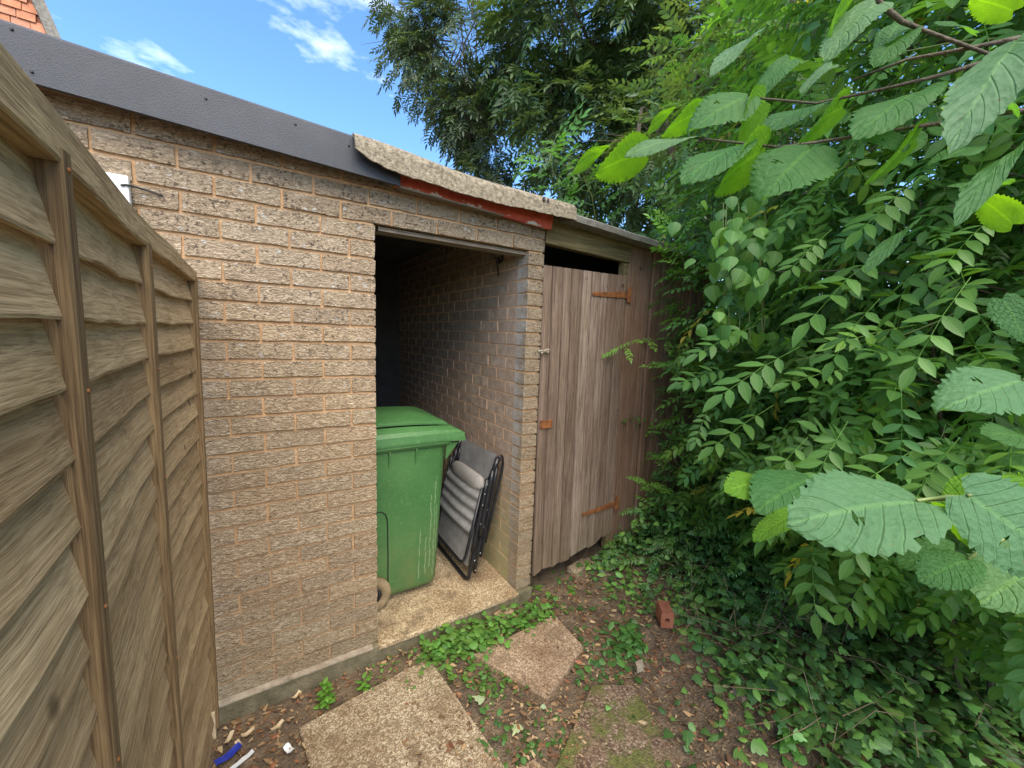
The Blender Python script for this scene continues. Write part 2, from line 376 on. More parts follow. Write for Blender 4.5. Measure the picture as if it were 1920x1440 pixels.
def mat_bin():
    m, t, b, o = new_mat('green_bin_plastic'); g = N(t); v = g.co(); p = g.sep(v)
    fl = g.noise(v, 55, 4, .7); bg_ = g.noise(v, 4, 5, .6)
    c = g.ramp(bg_, [(.3, (.050, .150, .042)), (.7, (.078, .200, .060))])
    c = g.mix(g.ramp(fl, [(.56, 0.), (.70, .45)]), c, (.17, .33, .13))
    dirt = g.math('MULTIPLY', g.math('SUBTRACT', .55, p[2], clamp=True), 1.5)
    c = g.mix(g.math('MULTIPLY', g.math('MULTIPLY', dirt, g.ramp(g.noise(v, 9, 6, .65), [(.35, 0.), (.65, 1.)])), .75), c, (.20, .20, .075))
    sc = g.voro(g.co((26, 26, 3.)), 1.0); rn = g.ramp(g.noise(v, 6, 3), [(.46, 0.), (.56, 1.)])
    scr = g.math('MULTIPLY', g.math('MULTIPLY', g.ramp(sc, [(.05, 1.), (.13, 0.)]), rn), g.math('SUBTRACT', .85, p[2], clamp=True))
    c = g.mix(g.math('MULTIPLY', scr, 1.2, clamp=True), c, (.42, .52, .32))
    for xc, z0, z1 in ((.300, .10, .42), (.338, .12, .36), (.362, .16, .62), (.385, .10, .70), (.400, .2, .55)):
        wob = g.noise(g.co((3, 3, 9)), 1.6, 4, .6); dx = g.math('ABSOLUTE', g.math('SUBTRACT', p[0], g.math('ADD', xc-.016, g.math('MULTIPLY', wob, .034))))
        ln = g.math('MULTIPLY', g.ramp(dx, [(.0012, 1.), (.0034, 0.)]), g.math('MULTIPLY', g.math('GREATER_THAN', p[2], z0), g.math('LESS_THAN', p[2], z1)))
        ln = g.math('MULTIPLY', ln, g.ramp(g.noise(v, 16+xc*20, 3), [(.36, .15), (.5, .6)])); c = g.mix(ln, c, (.42, .50, .32))
    g.set(b.inputs['Base Color'], c); b.inputs['Roughness'].default_value = .48
    g.set(b.inputs['Normal'], g.bump(fl, .25, .002)); return m
M['green'] = mat_bin()
M['rubber'] = mat_plain('dusty_tyre', (.20, .14, .07), (.34, .25, .14), 14, .9, 60, .5, .003)
M['hub'] = mat_plain('black_plastic', (.012, .012, .013), (.025, .025, .027), 10, .5)
M['tube'] = mat_plain('black_tube', (.010, .010, .012), (.02, .02, .023), 20, .33, 200, .15, .001)
M['rivet'] = mat_plain('steel_rivet', (.55, .55, .56), (.7, .7, .7), 20, .3, metal=.9)
M['fabric'] = mat_plain('grey_sling_fabric', (.24, .23, .225), (.34, .33, .32), 16, .85, 420, .6, .0015)
M['pillow'] = mat_plain('taupe_pillow_fabric', (.30, .275, .25), (.40, .37, .34), 12, .9, 420, .6, .0015)
M['rope'] = mat_plain('old_string', (.28, .23, .16), (.46, .4, .3), 30, .95)
M['white'] = mat_plain('white_pipe', (.55, .55, .55), (.78, .78, .78), 10, .6)
M['blue'] = mat_plain('blue_plastic', (.015, .025, .24), (.03, .05, .38), 15, .35)
M['chip'] = mat_plain('pale_wood_chip', (.42, .30, .17), (.68, .55, .36), 25, .9, rand=5)
M['bark'] = mat_plain('bark', (.06, .045, .03), (.16, .125, .085), 18, .95, 60, .9, .01)
M['green_stem'] = mat_plain('green_stem', (.12, .16, .04), (.22, .27, .08), 12, .6)
M['twig'] = mat_plain('dead_twig', (.14, .09, .052), (.34, .235, .14), 14, .95)
M['soil'] = mat_plain('soil', (.10, .068, .042), (.30, .21, .13), 16, .97, 90, 1., .03)
M['tile'] = None
M['leaf'] = mat_leaf('ash_leaf', .40, .42, spec=.35, tcol=(1.4, 1.5, .5))
M['leaf_far'] = mat_leaf('tree_leaf', .30, .45)
M['hazel'] = mat_leaf('hazel_leaf', .48, .5, vein=46., tcol=(2.3, 2.1, .5), spec=.22)
M['ivy'] = mat_leaf('ivy_leaf', .22, .45)
M['weed'] = mat_leaf('weed_leaf', .38, .5)
M['litter'] = mat_leaf('dead_leaf', .1, .85, tcol=(1, 1, 1), spec=.2)
M['pale'] = mat_leaf('pale_fallen_leaf', .1, .75, tcol=(1, 1, 1))

# ---------------------------------------------------------------- ground
def gh(x, y):
    h = -.092 + .14*sstep(.75, 1.9, x) + .12*sstep(1.9, 3.6, x) + .05*sstep(-.9, -2.2, y)*sstep(.6, 1.6, x)
    h += .014*n3(x*2.1, y*2.1, 3.) + .008*n3(x*8, y*8, 1.)
    if y > .02 and x < 2.8: h = min(h, -.11 + .0*x) if x < .95 else min(h, .03)
    return h
def axis(a, b, step, far):
    c = list(np.arange(a, b+1e-6, step)); lo = [a-d for d in (.2, .6, 1.5, 4, 12, 40, far)][::-1]; hi = [b+d for d in (.2, .6, 1.5, 4, 12, 40, far)]
    return lo + c + hi
gx, gy = axis(-.9, 3.6, .035, 150), axis(-2.6, .35, .035, 150)
mb = MB(); mb.grid([[(x, y, gh(x, y)) for x in gx] for y in gy])
g_ = mb.build('ground', M['soil'], smooth=True); tag(g_, kind='structure')

# ---------------------------------------------------------------- brick store
shed = thing('brick_shed', (-.2, 1.2, -.1), 'brown brick outbuilding with an open doorway and a patched flat roof', 'shed')
WX0 = -2.7; PX0, PX1 = .828, .932
mb = MB()
mb.box(WX0, -.005, .0098, .0955, -.1, 2.30)
mb.box(-.005, PX1-.006, .0098, .0955, 2.030, 2.30)
wall = mb.build('front_wall', M['mortar'], shed)
mb = MB(); mb.box(PX0+.003, PX1-.005, .0098, .0955, -.1, 2.030)
pier = mb.build('pier', M['mortar'], shed)

def brick_mesh(lx, d, h, seed, nx=6, nz=3, rough=.0022, face='y'):
    r = random.Random(seed); mb = MB(); P = []
    for j in range(nz):
        row = []
        for i in range(nx):
            e = (i in (0, nx-1)) or (j in (0, nz-1))
            x = lx*i/(nx-1)+r.uniform(-1, 1)*rough*(.8 if e else 0); z = h*j/(nz-1)+r.uniform(-1, 1)*rough*(.8 if e else 0)
            y = r.uniform(0, 1)*rough*(1.0 if not e else .8)
            row.append((x, y, z))
        P.append(row)
    mb.grid(P)
    ids = [i for i in range(nx)] + [nx*(j+1)-1 for j in range(1, nz)] + [nx*nz-2-i for i in range(nx-1)] + [nx*j for j in range(nz-2, 0, -1)]
    b = len(mb.v)
    for k in ids: mb.v.append((mb.v[k][0], d, mb.v[k][2]))
    n = len(ids)
    for k in range(n):
        k2 = (k+1) % n; mb.f.append((ids[k2], ids[k], b+k, b+k2))
    mb.f.append(tuple(b+k for k in reversed(range(n))))
    return mb.mesh('brick')
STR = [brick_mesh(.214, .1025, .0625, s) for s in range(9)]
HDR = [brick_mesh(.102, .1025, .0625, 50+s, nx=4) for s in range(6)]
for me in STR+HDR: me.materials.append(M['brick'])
PHD = [brick_mesh(.102, .1025, .0625, 80+s, nx=4) for s in range(6)]
for me in PHD: me.materials.append(M['pier_brick'])
BR = random.Random(5)
def brick(parent, x0, x1, z, stuff=None):
    wd = x1-x0; lib = STR if wd > .14 else HDR; ref = .214 if wd > .14 else .102
    o = inst('brick', BR.choice(lib), (x0, BR.uniform(-.0015, .002), z+BR.uniform(-.0012, .0012)), parent, (0, 0, BR.uniform(-.006, .006)), (wd/ref, 1, 1))
    return o
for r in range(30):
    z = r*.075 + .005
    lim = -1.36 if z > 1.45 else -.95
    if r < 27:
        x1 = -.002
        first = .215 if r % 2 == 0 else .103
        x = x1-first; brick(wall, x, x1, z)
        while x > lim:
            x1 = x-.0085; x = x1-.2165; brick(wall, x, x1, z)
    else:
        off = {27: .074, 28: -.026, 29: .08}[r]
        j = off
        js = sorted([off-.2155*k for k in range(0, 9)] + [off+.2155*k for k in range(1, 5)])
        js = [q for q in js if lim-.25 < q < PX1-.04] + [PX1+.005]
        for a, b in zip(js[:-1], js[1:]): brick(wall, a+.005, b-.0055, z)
for r in range(27):
    inst('brick', BR.choice(PHD), (PX0, BR.uniform(-.0015, .002), r*.075+.005+BR.uniform(-.0012, .0012)), pier, None, ((PX1-PX0)/.102, 1, 1))
# partition seen through the doorway
mb = MB(); mb.box(PX0+.0036, PX1-.012, .0985, 2.46, -.1, 2.30)
part = mb.build('side_wall', M['inner_mortar'], shed)
IST = [brick_mesh(.214, .09, .066, 100+s, rough=.0012) for s in range(6)]; IHD = [brick_mesh(.102, .09, .066, 120+s, nx=4, rough=.0012) for s in range(4)]
for me in IST+IHD: me.materials.append(M['inner_brick'])
far = MB()
for r in range(30):
    y = .1035; first = True; z = r*.075+.0045
    while y < 2.4:
        if first: wd = .102 if r % 2 == 0 else .214
        else: wd = .214
        first = False
        if y < 1.0 and r < 27:
            # the mesh faces -y; turn it to face -x
            o = inst('brick', BR.choice(IST if wd > .14 else IHD), (PX0+BR.uniform(-.001, .0015), y+wd, z), part, (0, 0, -math.pi/2))
        else:
            far.box(PX0, PX0+.05, y, y+wd, z, z+.065)
        y += wd+.011
fo = far.build('deep_brickwork', M['inner_brick'], part); tag(fo, kind='stuff')
# inside faces, roof deck, floor
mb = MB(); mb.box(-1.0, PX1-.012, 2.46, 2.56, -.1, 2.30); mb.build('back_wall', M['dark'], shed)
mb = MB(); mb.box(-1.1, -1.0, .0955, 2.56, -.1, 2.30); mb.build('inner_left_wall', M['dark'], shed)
def fz(x): return 2.252 - .047*(x+.5)             # height of the fascia's lower edge at its front
mb = MB(); mb.hexa([(WX0, -.05, 2.32), (1.02, -.05, 2.262), (1.02, 2.6, 2.262), (WX0, 2.6, 2.32), (WX0, -.05, 2.40), (1.02, -.05, 2.30), (1.02, 2.6, 2.30), (WX0, 2.6, 2.40)])
mb.build('roof_deck', M['felt'], shed)
FY = -.082
def ft(x): return 2.3745 - .050*(x+.93)
def fb(x): return 2.2305 - .0463*(x+.98)
mb = MB()
xs = np.linspace(WX0, .088, 22)
mb.ring_loft([[(x, FY, fb(x)), (x, FY, ft(x)-.008), (x, FY+.006, ft(x)), (x, FY+.04, ft(x)), (x, FY+.04, ft(x)-.03), (x, FY+.018, ft(x)-.03), (x, FY+.018, fb(x))] for x in xs])
fa = mb.build('fascia', M['fascia'], shed)
for k, (u, v) in enumerate(((22, 55), (60, 135), (386, 185), (554, 233), (654, 273))):
    p = on_y(u, v, FY); mb = MB()
    mb.ring_loft([[(p.x+.0042*s*math.cos(a), FY-yy, p.z+.0042*s*math.sin(a)) for a in np.linspace(0, 2*math.pi, 9)[:-1]] for s, yy in ((1, -.001), (1, .002), (.6, .004))])
    mb.build('screw', M['hub'], fa)
mb = MB(); mb.box(WX0, .08, FY+.03, .004, 2.262, 2.30); mb.build('soffit_batten', M['felt'], shed)
# red board under the cement edging
mb = MB(); pts = []
for i, x in enumerate(np.linspace(.075, .945, 40)):
    zb = 2.188-.040*(x-.09)/.83+.0016*n3(x*30); zt = zb+.098
    xo = x
    pts.append([(xo, -.048, zb), (xo, -.048, zt), (xo, -.026, zt), (xo, -.026, zb)])
e = pts[-1]; pts[-1] = [(.938, -.048, e[0][2]), (.95, -.048, e[1][2]-.02), (.95, -.026, e[2][2]-.02), (.938, -.026, e[3][2])]
mb.ring_loft(pts); mb.build('red_fascia_board', M['red'], shed)
mb = MB(); mb.hexa([(.088, -.07, 2.178), (.62, -.07, 2.155), (.62, -.02, 2.160), (.088, -.02, 2.182), (.088, -.07, 2.186), (.62, -.07, 2.160), (.62, -.02, 2.165), (.088, -.02, 2.19)])
mb.build('timber_strip', M['lintel'], shed)
# cement roof edging with a rolled top and a broken lower lip
mb = MB(); R1 = []
XS = np.concatenate([np.linspace(-.105, .02, 12), np.linspace(.04, 1.045, 60)])
for x in XS:
    zt = 2.338-.040*sstep(-.1, .5, x)-.006*x; zlo = float(np.interp(x, [-.105, -.04, .065, .32, .575, 1.04], [2.262, 2.232, 2.214, 2.194, 2.189, 2.197]))
    drop = zt-zlo+.004*n3(x*6.)+.005*n3(x*27.)+.002*n3(x*90.)
    prof = [(.10, zt+.006), (-.03, zt+.004), (-.085, zt), (-.106, zt-.008), (-.120, zt-.022), (-.128, zt-.04), (-.131, zt-.04-(drop-.04)*.5), (-.134, zt-drop)]
    inn = [(y+.011, z-.011 if k < 5 else z) for k, (y, z) in enumerate(prof)][::-1]
    yy = .004*n3(x*5., 9.)
    R1.append([(x, y+yy, z) for y, z in prof+inn])
mb.ring_loft(R1); mb.build('cement_roof_edging', M['cement'], shed)
for (u, v, s) in ((1020, 372, .008), (1028, 375, .006)):
    p = on_y(u, v, -.13); mb = MB()
    mb.ring_loft([[(p.x+s*k*math.cos(a), p.y+s*k*math.sin(a), p.z+zz) for a in np.linspace(0, 2*math.pi, 9)[:-1]] for k, zz in ((1, -.012), (1, .002), (.5, .008))]); mb.build('roof_bolt', M['hub'], shed)
mb = MB(); pts = [[(x, .028, 2.006+.001*n3(x*14)), (x, .028, 2.024), (x, .092, 2.024), (x, .092, 2.002)] for x in np.linspace(.02, PX0+.04, 14)]
mb.ring_loft(pts); mb.build('lintel_plate', M['lintel'], shed)
# bracket left on the side wall under the lintel
mb = MB(); pts = [on_y(905, 478, .32), on_y(912, 490, .31), on_y(922, 488, .28), on_y(930, 476, .26)]
for p in pts: p.x = PX0-.012
mb.tube(pts, .006, 6); mb.tube([on_y(928, 480, .26).lerp(pts[2], .2), pts[2]+Vector((0, .03, -.08))], .005, 6)
mb.build('bracket', M['tube'], shed)
mb = MB(); mb.box(WX0, PX1, -.022, .10, -.34, -.003); ft_ = mb.build('footing', M['footing'], shed, bevel=.006)
mb = MB(); pts = []
for x in np.linspace(-1.2, -.03, 50):
    k = .004*n3(x*9.)+.003*n3(x*40.)
    pts.append([(x, -.024+k, -.010), (x, -.023+k, -.003+k), (x, .004, .002), (x, .004, -.008)])
mb.ring_loft(pts); mb.build('mortar_lip', M['stone'], shed)
mb = MB(); mb.box(-1.0, PX0+.004, .0955, 2.46, -.1, .0005); mb.box(-.004, PX0+.004, -.030, .0955, -.028, .0005)
fl = mb.build('floor', M['slab'], bevel=.008); tag(fl, kind='structure')
# white pipe stub at the fence end of the wall
mb = MB(); p = Vector((-.86, -.012, 0))
q0 = on_y(222, 338, -.012); q1 = on_y(252, 385, -.012)
mb.box(q0.x-.06, q0.x+.028, -.030, -.001, q1.z-.012, q0.z+.016); o = mb.build('cable_box', M['white'], bevel=.006)
tag(o, 'small white box fixed to the bricks just above the fence top', 'box')
mb = MB(); a = on_y(226, 347, -.034); mb.tube([a, a+Vector((.014, 0, .004)), a+Vector((.05, .022, .004)), a+Vector((.10, .030, -.004))], .003, 6); mb.build('cable', M['hub'], o)

# ---------------------------------------------------------------- timber store with plank door
ts = thing('timber_store', (1.7, 1.0, 0), 'lean-to store of dark vertical boards with a plank door and gap above', 'store')
mb = MB(); mb.hexa([(.945, .0, 2.083), (1.64, .0, 2.060), (1.64, .05, 2.060), (.945, .05, 2.083), (.945, .0, 2.235), (1.64, .0, 2.205), (1.64, .05, 2.205), (.945, .05, 2.235)])
mb.build('beam', M['beam'], ts, bevel=.004)
mb = MB(); mb.box(1.597, 1.632, .012, .06, .06, 2.062); mb.build('door_post', M['beam'], ts)
# roof edge
mb = MB(); pts = []
for x in np.linspace(1.03, 2.75, 40):
    z = 2.232-.052*(x-1.05)+.004*n3(x*7.)
    pts.append([(x, -.115+.005*n3(x*5, 4), z-.034), (x, -.12+.005*n3(x*5, 4), z-.004), (x, -.10, z+.008), (x, .30, z+.03), (x, .30, z-.004), (x, -.08, z-.03)])
mb.ring_loft(pts); mb.build('roof_edge', M['edge'], ts)
mb = MB(); mb.hexa([(.935, .02, 2.245), (2.75, .02, 2.16), (2.75, 2.5, 2.16), (.935, 2.5, 2.245), (.935, .02, 2.258), (2.75, .02, 2.172), (2.75, 2.5, 2.172), (.935, 2.5, 2.258)])
mb.build('roof', M['felt'], ts)
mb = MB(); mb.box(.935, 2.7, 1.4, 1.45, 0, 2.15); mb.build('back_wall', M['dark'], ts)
mb = MB(); mb.box(2.66, 2.70, .05, 1.4, 0, 2.15); mb.build('end_wall', M['boards'], ts)
def plank(name, x0, x1, zb0, zb1, zt0, zt1, y, th, mat, parent, seed, groove=.009, split=0):
    r = random.Random(seed); n = 9; rings = []
    for i in range(n):
        t = i/(n-1); xa = x0+groove/2+.0016*n3(seed*3.1, t*4); xb = x1-groove/2+.0016*n3(seed*5.7+9, t*4)
        za, zb = zb0+(zt0-zb0)*t, zb1+(zt1-zb1)*t
        if i == 0: za += r.uniform(-.012, .012); zb += r.uniform(-.012, .012)
        yo = y+.003*n3(seed*1.7, t*2.2)
        c = .003
        rings.append([(xa, yo+.009, za), (xa+c, yo, za), ((xa+xb)/2, yo+.0008*n3(seed, t*5), (za+zb)/2), (xb-c, yo, zb), (xb, yo+.009, zb), (xb, yo+th, zb), (xa, yo+th, za)])
    mb = MB(); mb.ring_loft(rings); return mb.build(name, mat, parent)
door = MB().box(.95, 1.60, .03, .05, 1.72, 1.80).box(.97, 1.62, .03, .05, .42, .5).build('door', M['beam'], ts)
dxs = [.938, 1.006, 1.084, 1.152, 1.238, 1.312, 1.392, 1.455, 1.537, 1.622]
dbt = [.062, .070, .076, .088, .094, .108, .124, .135, .165, .185]
for i in range(9):
    lean = .022
    pl = plank('plank', dxs[i]+.014, dxs[i+1]+.016, dbt[i], dbt[i+1] if i != 1 else .066, 1.962+.0012*i, 1.9635+.0012*i, .002, .024, M['door'], door, i+1)
    for v in pl.data.vertices: v.co.x -= .020*v.co.z/2.0
def hinge(px_tip, px_root, zdir, parent):
    a, b = on_y(*px_tip, -.004), on_y(*px_root, -.004); a.y = b.y = -.0045
    d = (b-a).normalized(); nrm = Vector((0, -1, 0)); s = d.cross(nrm).normalized()
    mb = MB(); rings = []
    for t, wd in ((0, .004), (.02, .011), (.05, .013), (.07, .007), (.10, .012), (.16, .013), (1., .021)):
        p = a.lerp(b, t); rings.append([p-s*wd, p+s*wd, p+s*wd+Vector((0, .004, 0)), p-s*wd+Vector((0, .004, 0))])
    mb.ring_loft(rings); h = mb.build('strap_hinge', M['rust'], parent)
    mb = MB(); c = b+d*.022
    mb.hexa([(c.x-.014, -.006, c.z-.05), (c.x+.016, -.006, c.z-.05), (c.x+.016, -.002, c.z-.05), (c.x-.014, -.002, c.z-.05), (c.x-.014, -.006, c.z+.05), (c.x+.016, -.006, c.z+.05), (c.x+.016, -.002, c.z+.05), (c.x-.014, -.002, c.z+.05)])
    mb.tube([b+Vector((.006, -.004, -.045)), b+Vector((.006, -.004, .045))], .006, 8); mb.build('hinge_plate', M['rust'], parent)
hinge((1111, 551), (1176, 553), 1, door); hinge((1091, 966), (1153, 945), 1, door)
mb = MB(); p = on_y(1024, 795, -.004); mb.box(p.x-.045, p.x+.045, -.0065, -.0005, p.z-.027, p.z+.024); mb.build('rusty_plate', M['rust'], door, bevel=.002)
mb = MB(); p = on_y(1022, 660, -.012); mb.tube([(p.x-.05, -.01, p.z+.004), (p.x-.02, -.014, p.z+.008), (p.x+.02, -.012, p.z-.002), (p.x+.03, -.01, p.z+.016), (p.x+.01, -.014, p.z+.014), (p.x-.03, -.012, p.z-.008)], .006, 6); mb.build('tie_string', M['rope'], door)
bxs = [1.634, 1.722, 1.80, 1.862, 1.915, 1.985, 2.065, 2.15, 2.23, 2.31, 2.40, 2.49, 2.58, 2.66]
for i in range(len(bxs)-1):
    yb = .004 if i not in (3,) else -.012
    plank('board', bxs[i], bxs[i+1], .10+random.uniform(-.02, .02), .10+random.uniform(-.02, .02), 2.198-.045*(bxs[i]-1.63), 2.198-.045*(bxs[i+1]-1.63), yb, .02, M['boards'], ts, 40+i, groove=.006)

# ---------------------------------------------------------------- fence panel
fence = thing('fence_panel', (-.66, -.9, -.08), 'weathered overlapping-board fence panel at right angles to the brick wall', 'fence')
def fx(y, z):                                           # bowed, slightly leaning plane of the panel
    pts = [(-2.1, -.600), (-1.33, -.622), (-1.1, -.634), (-.75, -.655), (-.5, -.660), (-.2, -.648), (0., -.634)]
    for (ya, a), (yb, b) in zip(pts[:-1], pts[1:]):
        if ya <= y <= yb or (y < -2.1 and ya == -2.1):
            t = (y-ya)/(yb-ya); x = a+(b-a)*t; break
    return x - .019 - .014*(1.78-z)/1.8
YF0, YF1 = -1.88, -.028
nb = 22; ys = np.linspace(YF0, YF1, 30)
KINK = (-.83, -.33, -1.42)
for k in range(nb):
    zb = 1.640-.0835*k; zt = zb+.125 if k else 1.765
    rings = []
    for y in ys:
        wav = .006*n3(y*2.2, k*7.3)+.0025*n3(y*11, k*3.1)+.0025*n3(y*33, k*2.1)
        kk = sum(math.exp(-((y-q)/.035)**2) for q in KINK)
        kn = n3(k*4.4, 2.2)
        b_ = zb+wav-.006*kk*(1+kn)
        bow = .004*n3(y*2.0, k*1.9, 5.) - .006*kk
        xb = fx(y, b_)+.012+bow; xt = fx(y, zt)-.010+bow*.3; xm = (xb*.55+xt*.45)+.001*n3(y*6, k*5.)
        zm = (b_+zt)/2
        th = .0055
        rings.append([(xb, y, b_), (xb+.001, y, b_+.004), (xm, y, zm), (xt, y, zt), (xt-th, y, zt), (xm-th, y, zm), (xb-th, y, b_)])
    mb = MB(); mb.ring_loft(rings); mb.build('lap_board', M['fence'], fence)
def batten(y0, y1, dep, ztop, zbot):
    mb = MB(); rings = []
    for z in np.linspace(zbot, ztop, 9):
        xa = fx((y0+y1)/2, z); o_ = .002*n3(z*3, y0*9)
        rings.append([(xa-.004, y0+o_, z), (xa+dep-.002, y0+o_, z), (xa+dep, y0+.003+o_, z), (xa+dep, y1-.003+o_, z), (xa+dep-.002, y1+o_, z), (xa-.004, y1+o_, z)])
    mb.ring_loft(rings); return mb.build('batten', M['batten'], fence)
batten(-1.222, -1.194, .026, 1.742, -.06); batten(-.663, -.630, .026, 1.735, -.06); batten(-.068, -.040, .026, 1.722, -.06); batten(-1.80, -1.772, .026, 1.742, -.06)
mb = MB(); rings = []
for y in np.linspace(YF0, YF1, 30):
    x = fx(y, 1.76)+.019; zt = 1.783-.036*sstep(-.45, 0, y); zb = zt-.057+.004*n3(y*4, 8.)+.018*sstep(-.5, -.0, y)*.8
    if abs(y+.80) < .05: zb += 0
    rings.append([(x-.028, y, zb), (x+.003, y, zb), (x+.005, y, zb+.004), (x+.004, y, zt-.003), (x+.001, y, zt), (x-.03, y, zt+.001)])
mb.ring_loft(rings); mb.build('top_rail', M['rail'], fence)
NL = MB(); NL.ring_loft([[(hh, .0028*q*math.cos(a), .0028*q*math.sin(a)) for a in np.linspace(0, 2*math.pi, 9)[:-1]] for q, hh in ((1., -.002), (1., .001), (.5, .002))]); NLM = NL.mesh('nail', M['rust'])
for k in range(16):
    for yk in (-.83, -.33):
        zz = 1.640-.0835*k+.022+random.uniform(-.006, .006); inst('nail', NLM, (fx(yk, zz)+.0035, yk+random.uniform(-.012, .012), zz), fence)
for yk in (-1.208, -.647, -.054):
    for zz in (1.70, 1.45, 1.20, .95, .7): inst('nail', NLM, (fx(yk, zz)+.0262, yk+random.uniform(-.004, .004), zz+random.uniform(-.03, .03)), fence)
mb = MB(); mb.hexa([(-.70, -.075, -.1), (-.655, -.075, -.1), (-.655, -.03, -.1), (-.70, -.03, -.1), (-.70, -.075, .02), (-.655, -.075, .02), (-.655, -.03, .02), (-.70, -.03, .02)])
mb.build('foot_block', M['chip'], fence)

# ---------------------------------------------------------------- wheelie bin
wb = thing('wheelie_bin', (.13, .52, 0), 'scuffed green two-wheeled refuse bin standing in the doorway', 'bin')
def rrect(x0, x1, y0, y1, z, r, n=5):
    p = []
    for cx, cy, a0 in ((x1-r, y1-r, 0), (x0+r, y1-r, 90), (x0+r, y0+r, 180), (x1-r, y0+r, 270)):
        for i in range(n+1):
            a = math.radians(a0+90*i/n); p.append((cx+r*math.cos(a), cy+r*math.sin(a), z))
    return p
BY0, BY1 = .262, .742
rings = []
for z, e in ((.028, .03), (.04, .012), (.07, 0.)):
    rings.append(rrect(-.10+e, .417-e, BY0+e, BY1-e, z, .045))
for t in (.25, .5, .75, .93, 1.):
    z = .07+(.965-.07)*t; rings.append(rrect(-.10-.075*t, .417+.036*t, BY0-.052*t, BY1+.052*t, z, .045+.01*t))
mb = MB(); mb.ring_loft(rings)
body = mb.build('body', M['green'], wb, smooth=True)
for p in body.data.polygons: p.use_smooth = len(p.vertices) == 4
def side_y(z): return BY0-.052*(z-.07)/(.965-.07)
# rim under the lid and front lip
mb = MB(); rings = [rrect(-.19, .475, .200, .800, .915, .05), rrect(-.20, .49, .190, .81, .93, .05), rrect(-.20, .49, .190, .81, .962, .05)]
mb.ring_loft(rings); mb.build('rim', M['green'], wb)
for x in (.115, .262):
    mb = MB(); y = side_y(.87); mb.hexa([(x-.004, y-.018, .90), (x+.004, y-.018, .90), (x+.004, y+.01, .90), (x-.004, y+.01, .90), (x-.004, y-.018, .925), (x+.004, y-.018, .925), (x+.004, y+.01, .925), (x-.004, y+.01, .925)])
    mb.add([(x-.004, y-.018, .90), (x+.004, y-.018, .90), (x+.004, side_y(.80)+.003, .80), (x-.004, side_y(.80)+.003, .80), (x+.004, y+.01, .90), (x-.004, y+.01, .90)], [(0, 1, 2, 3), (1, 4, 2), (5, 0, 3)])
    mb.build('rib', M['green'], body)
mb = MB(); mb.hexa([(.44, .215, .83), (.447, .215, .83), (.447, .222, .83), (.44, .222, .83), (.44, .205, .925), (.515, .205, .925), (.515, .222, .925), (.44, .222, .925)]); mb.build('corner_gusset', M['green'], body)
# moulded wheel-recess seam on the side
mb = MB(); seam = [(.118, .075), (.116, .30), (.110, .52), (.100, .555), (.08, .575), (.04, .582), (-.06, .584)]
mb.tube([(x, side_y(z)-.0015, z) for x, z in seam], .0035, 6); mb.build('seam', M['hub'], body)
# lid: skirt, sloping flange, groove, raised crown
def arch(x): return .030*(1-((x-.10)/.46)**2)
lx = np.linspace(-.235, .545, 24); prof_y = []
G = []
def lid_z(x, y):
    s = min(y-.185, .815-y); e = .552-x; s2 = min(s, e*1.15)
    a = arch(x)
    if s2 < .004: return .958
    if s2 < .012: return .984+a*.2
    if s2 < .075: return .984+a*.2+(.022+a*.75)*((s2-.012)/.063)**.6
    if s2 < .085: return .990+a*.6
    if s2 < .118: return .984+a*.6
    return .995+a
yl = sorted(set([.185, .186, .190, .197, .215, .235, .258, .262, .270, .281, .284, .287, .31, .35, .40, .45, .5, .55, .6, .65, .69, .713, .716, .719, .738, .765, .803, .81, .814, .815]))
xl = list(np.linspace(-.235, .38, 18))+[.40, .42, .437, .450, .462, .464, .4665, .469, .475, .485, .50, .515, .53, .540, .546, .548, .552]
top = [[(x, y, lid_z(x, y)) for y in yl] for x in xl]
mb = MB(); mb.grid(top)
# underside and skirt
bt = [[(x, y, .952-.012*sstep(.45, .55, x)) for y in (.185, .815)] for x in (xl[0], xl[-1])]
n0 = len(yl); nX = len(xl)
loop = [i*n0 for i in range(nX)] + [(nX-1)*n0+j for j in range(1, n0)] + [i*n0+n0-1 for i in range(nX-2, -1, -1)] + [j for j in range(n0-2, 0, -1)]
b = len(mb.v)
for i in loop: mb.v.append((mb.v[i][0], mb.v[i][1], .946-.010*sstep(.4, .55, mb.v[i][0])))
for k in range(len(loop)):
    k2 = (k+1) % len(loop); mb.f.append((loop[k], loop[k2], b+k2, b+k))
mb.f.append(tuple(b+k for k in range(len(loop))))
lid = mb.build('lid', M['green'], wb)
def crown_pt(u, v, zoff=0.):
    x0, x1, y0, y1 = -.20, .468, .262, .738
    x = x0+(x1-x0)*u; y = y0+(y1-y0)*v
    e = min(min(u*2.2, 1-u)*(x1-x0), min(v, 1-v)*(y1-y0))
    return (x, y, 1.022+arch(x)*1.05+.040*min(1, e/.15)**.7+zoff)
us = list(np.linspace(0, .9, 14))+[.94, .97, .985, 1.]; vs2 = [0, .01, .03, .07, .14, .24, .36, .5, .64, .76, .86, .93, .97, .99, 1.]
mb = MB(); mb.grid([[crown_pt(u, v) for v in vs2] for u in us]); mb.grid([[crown_pt(u, v, -.012) for v in vs2[::-1]] for u in us])
for ring_ in ([(u, 0.) for u in us], [(u, 1.) for u in us][::-1], [(1., v) for v in vs2], [(0., v) for v in vs2][::-1]):
    mb.grid([[crown_pt(*q, -.012) for q in ring_], [crown_pt(*q) for q in ring_]])
mb.build('lid_crown', M['green'], lid)
for k, y in enumerate((.255, .745)):
    pass
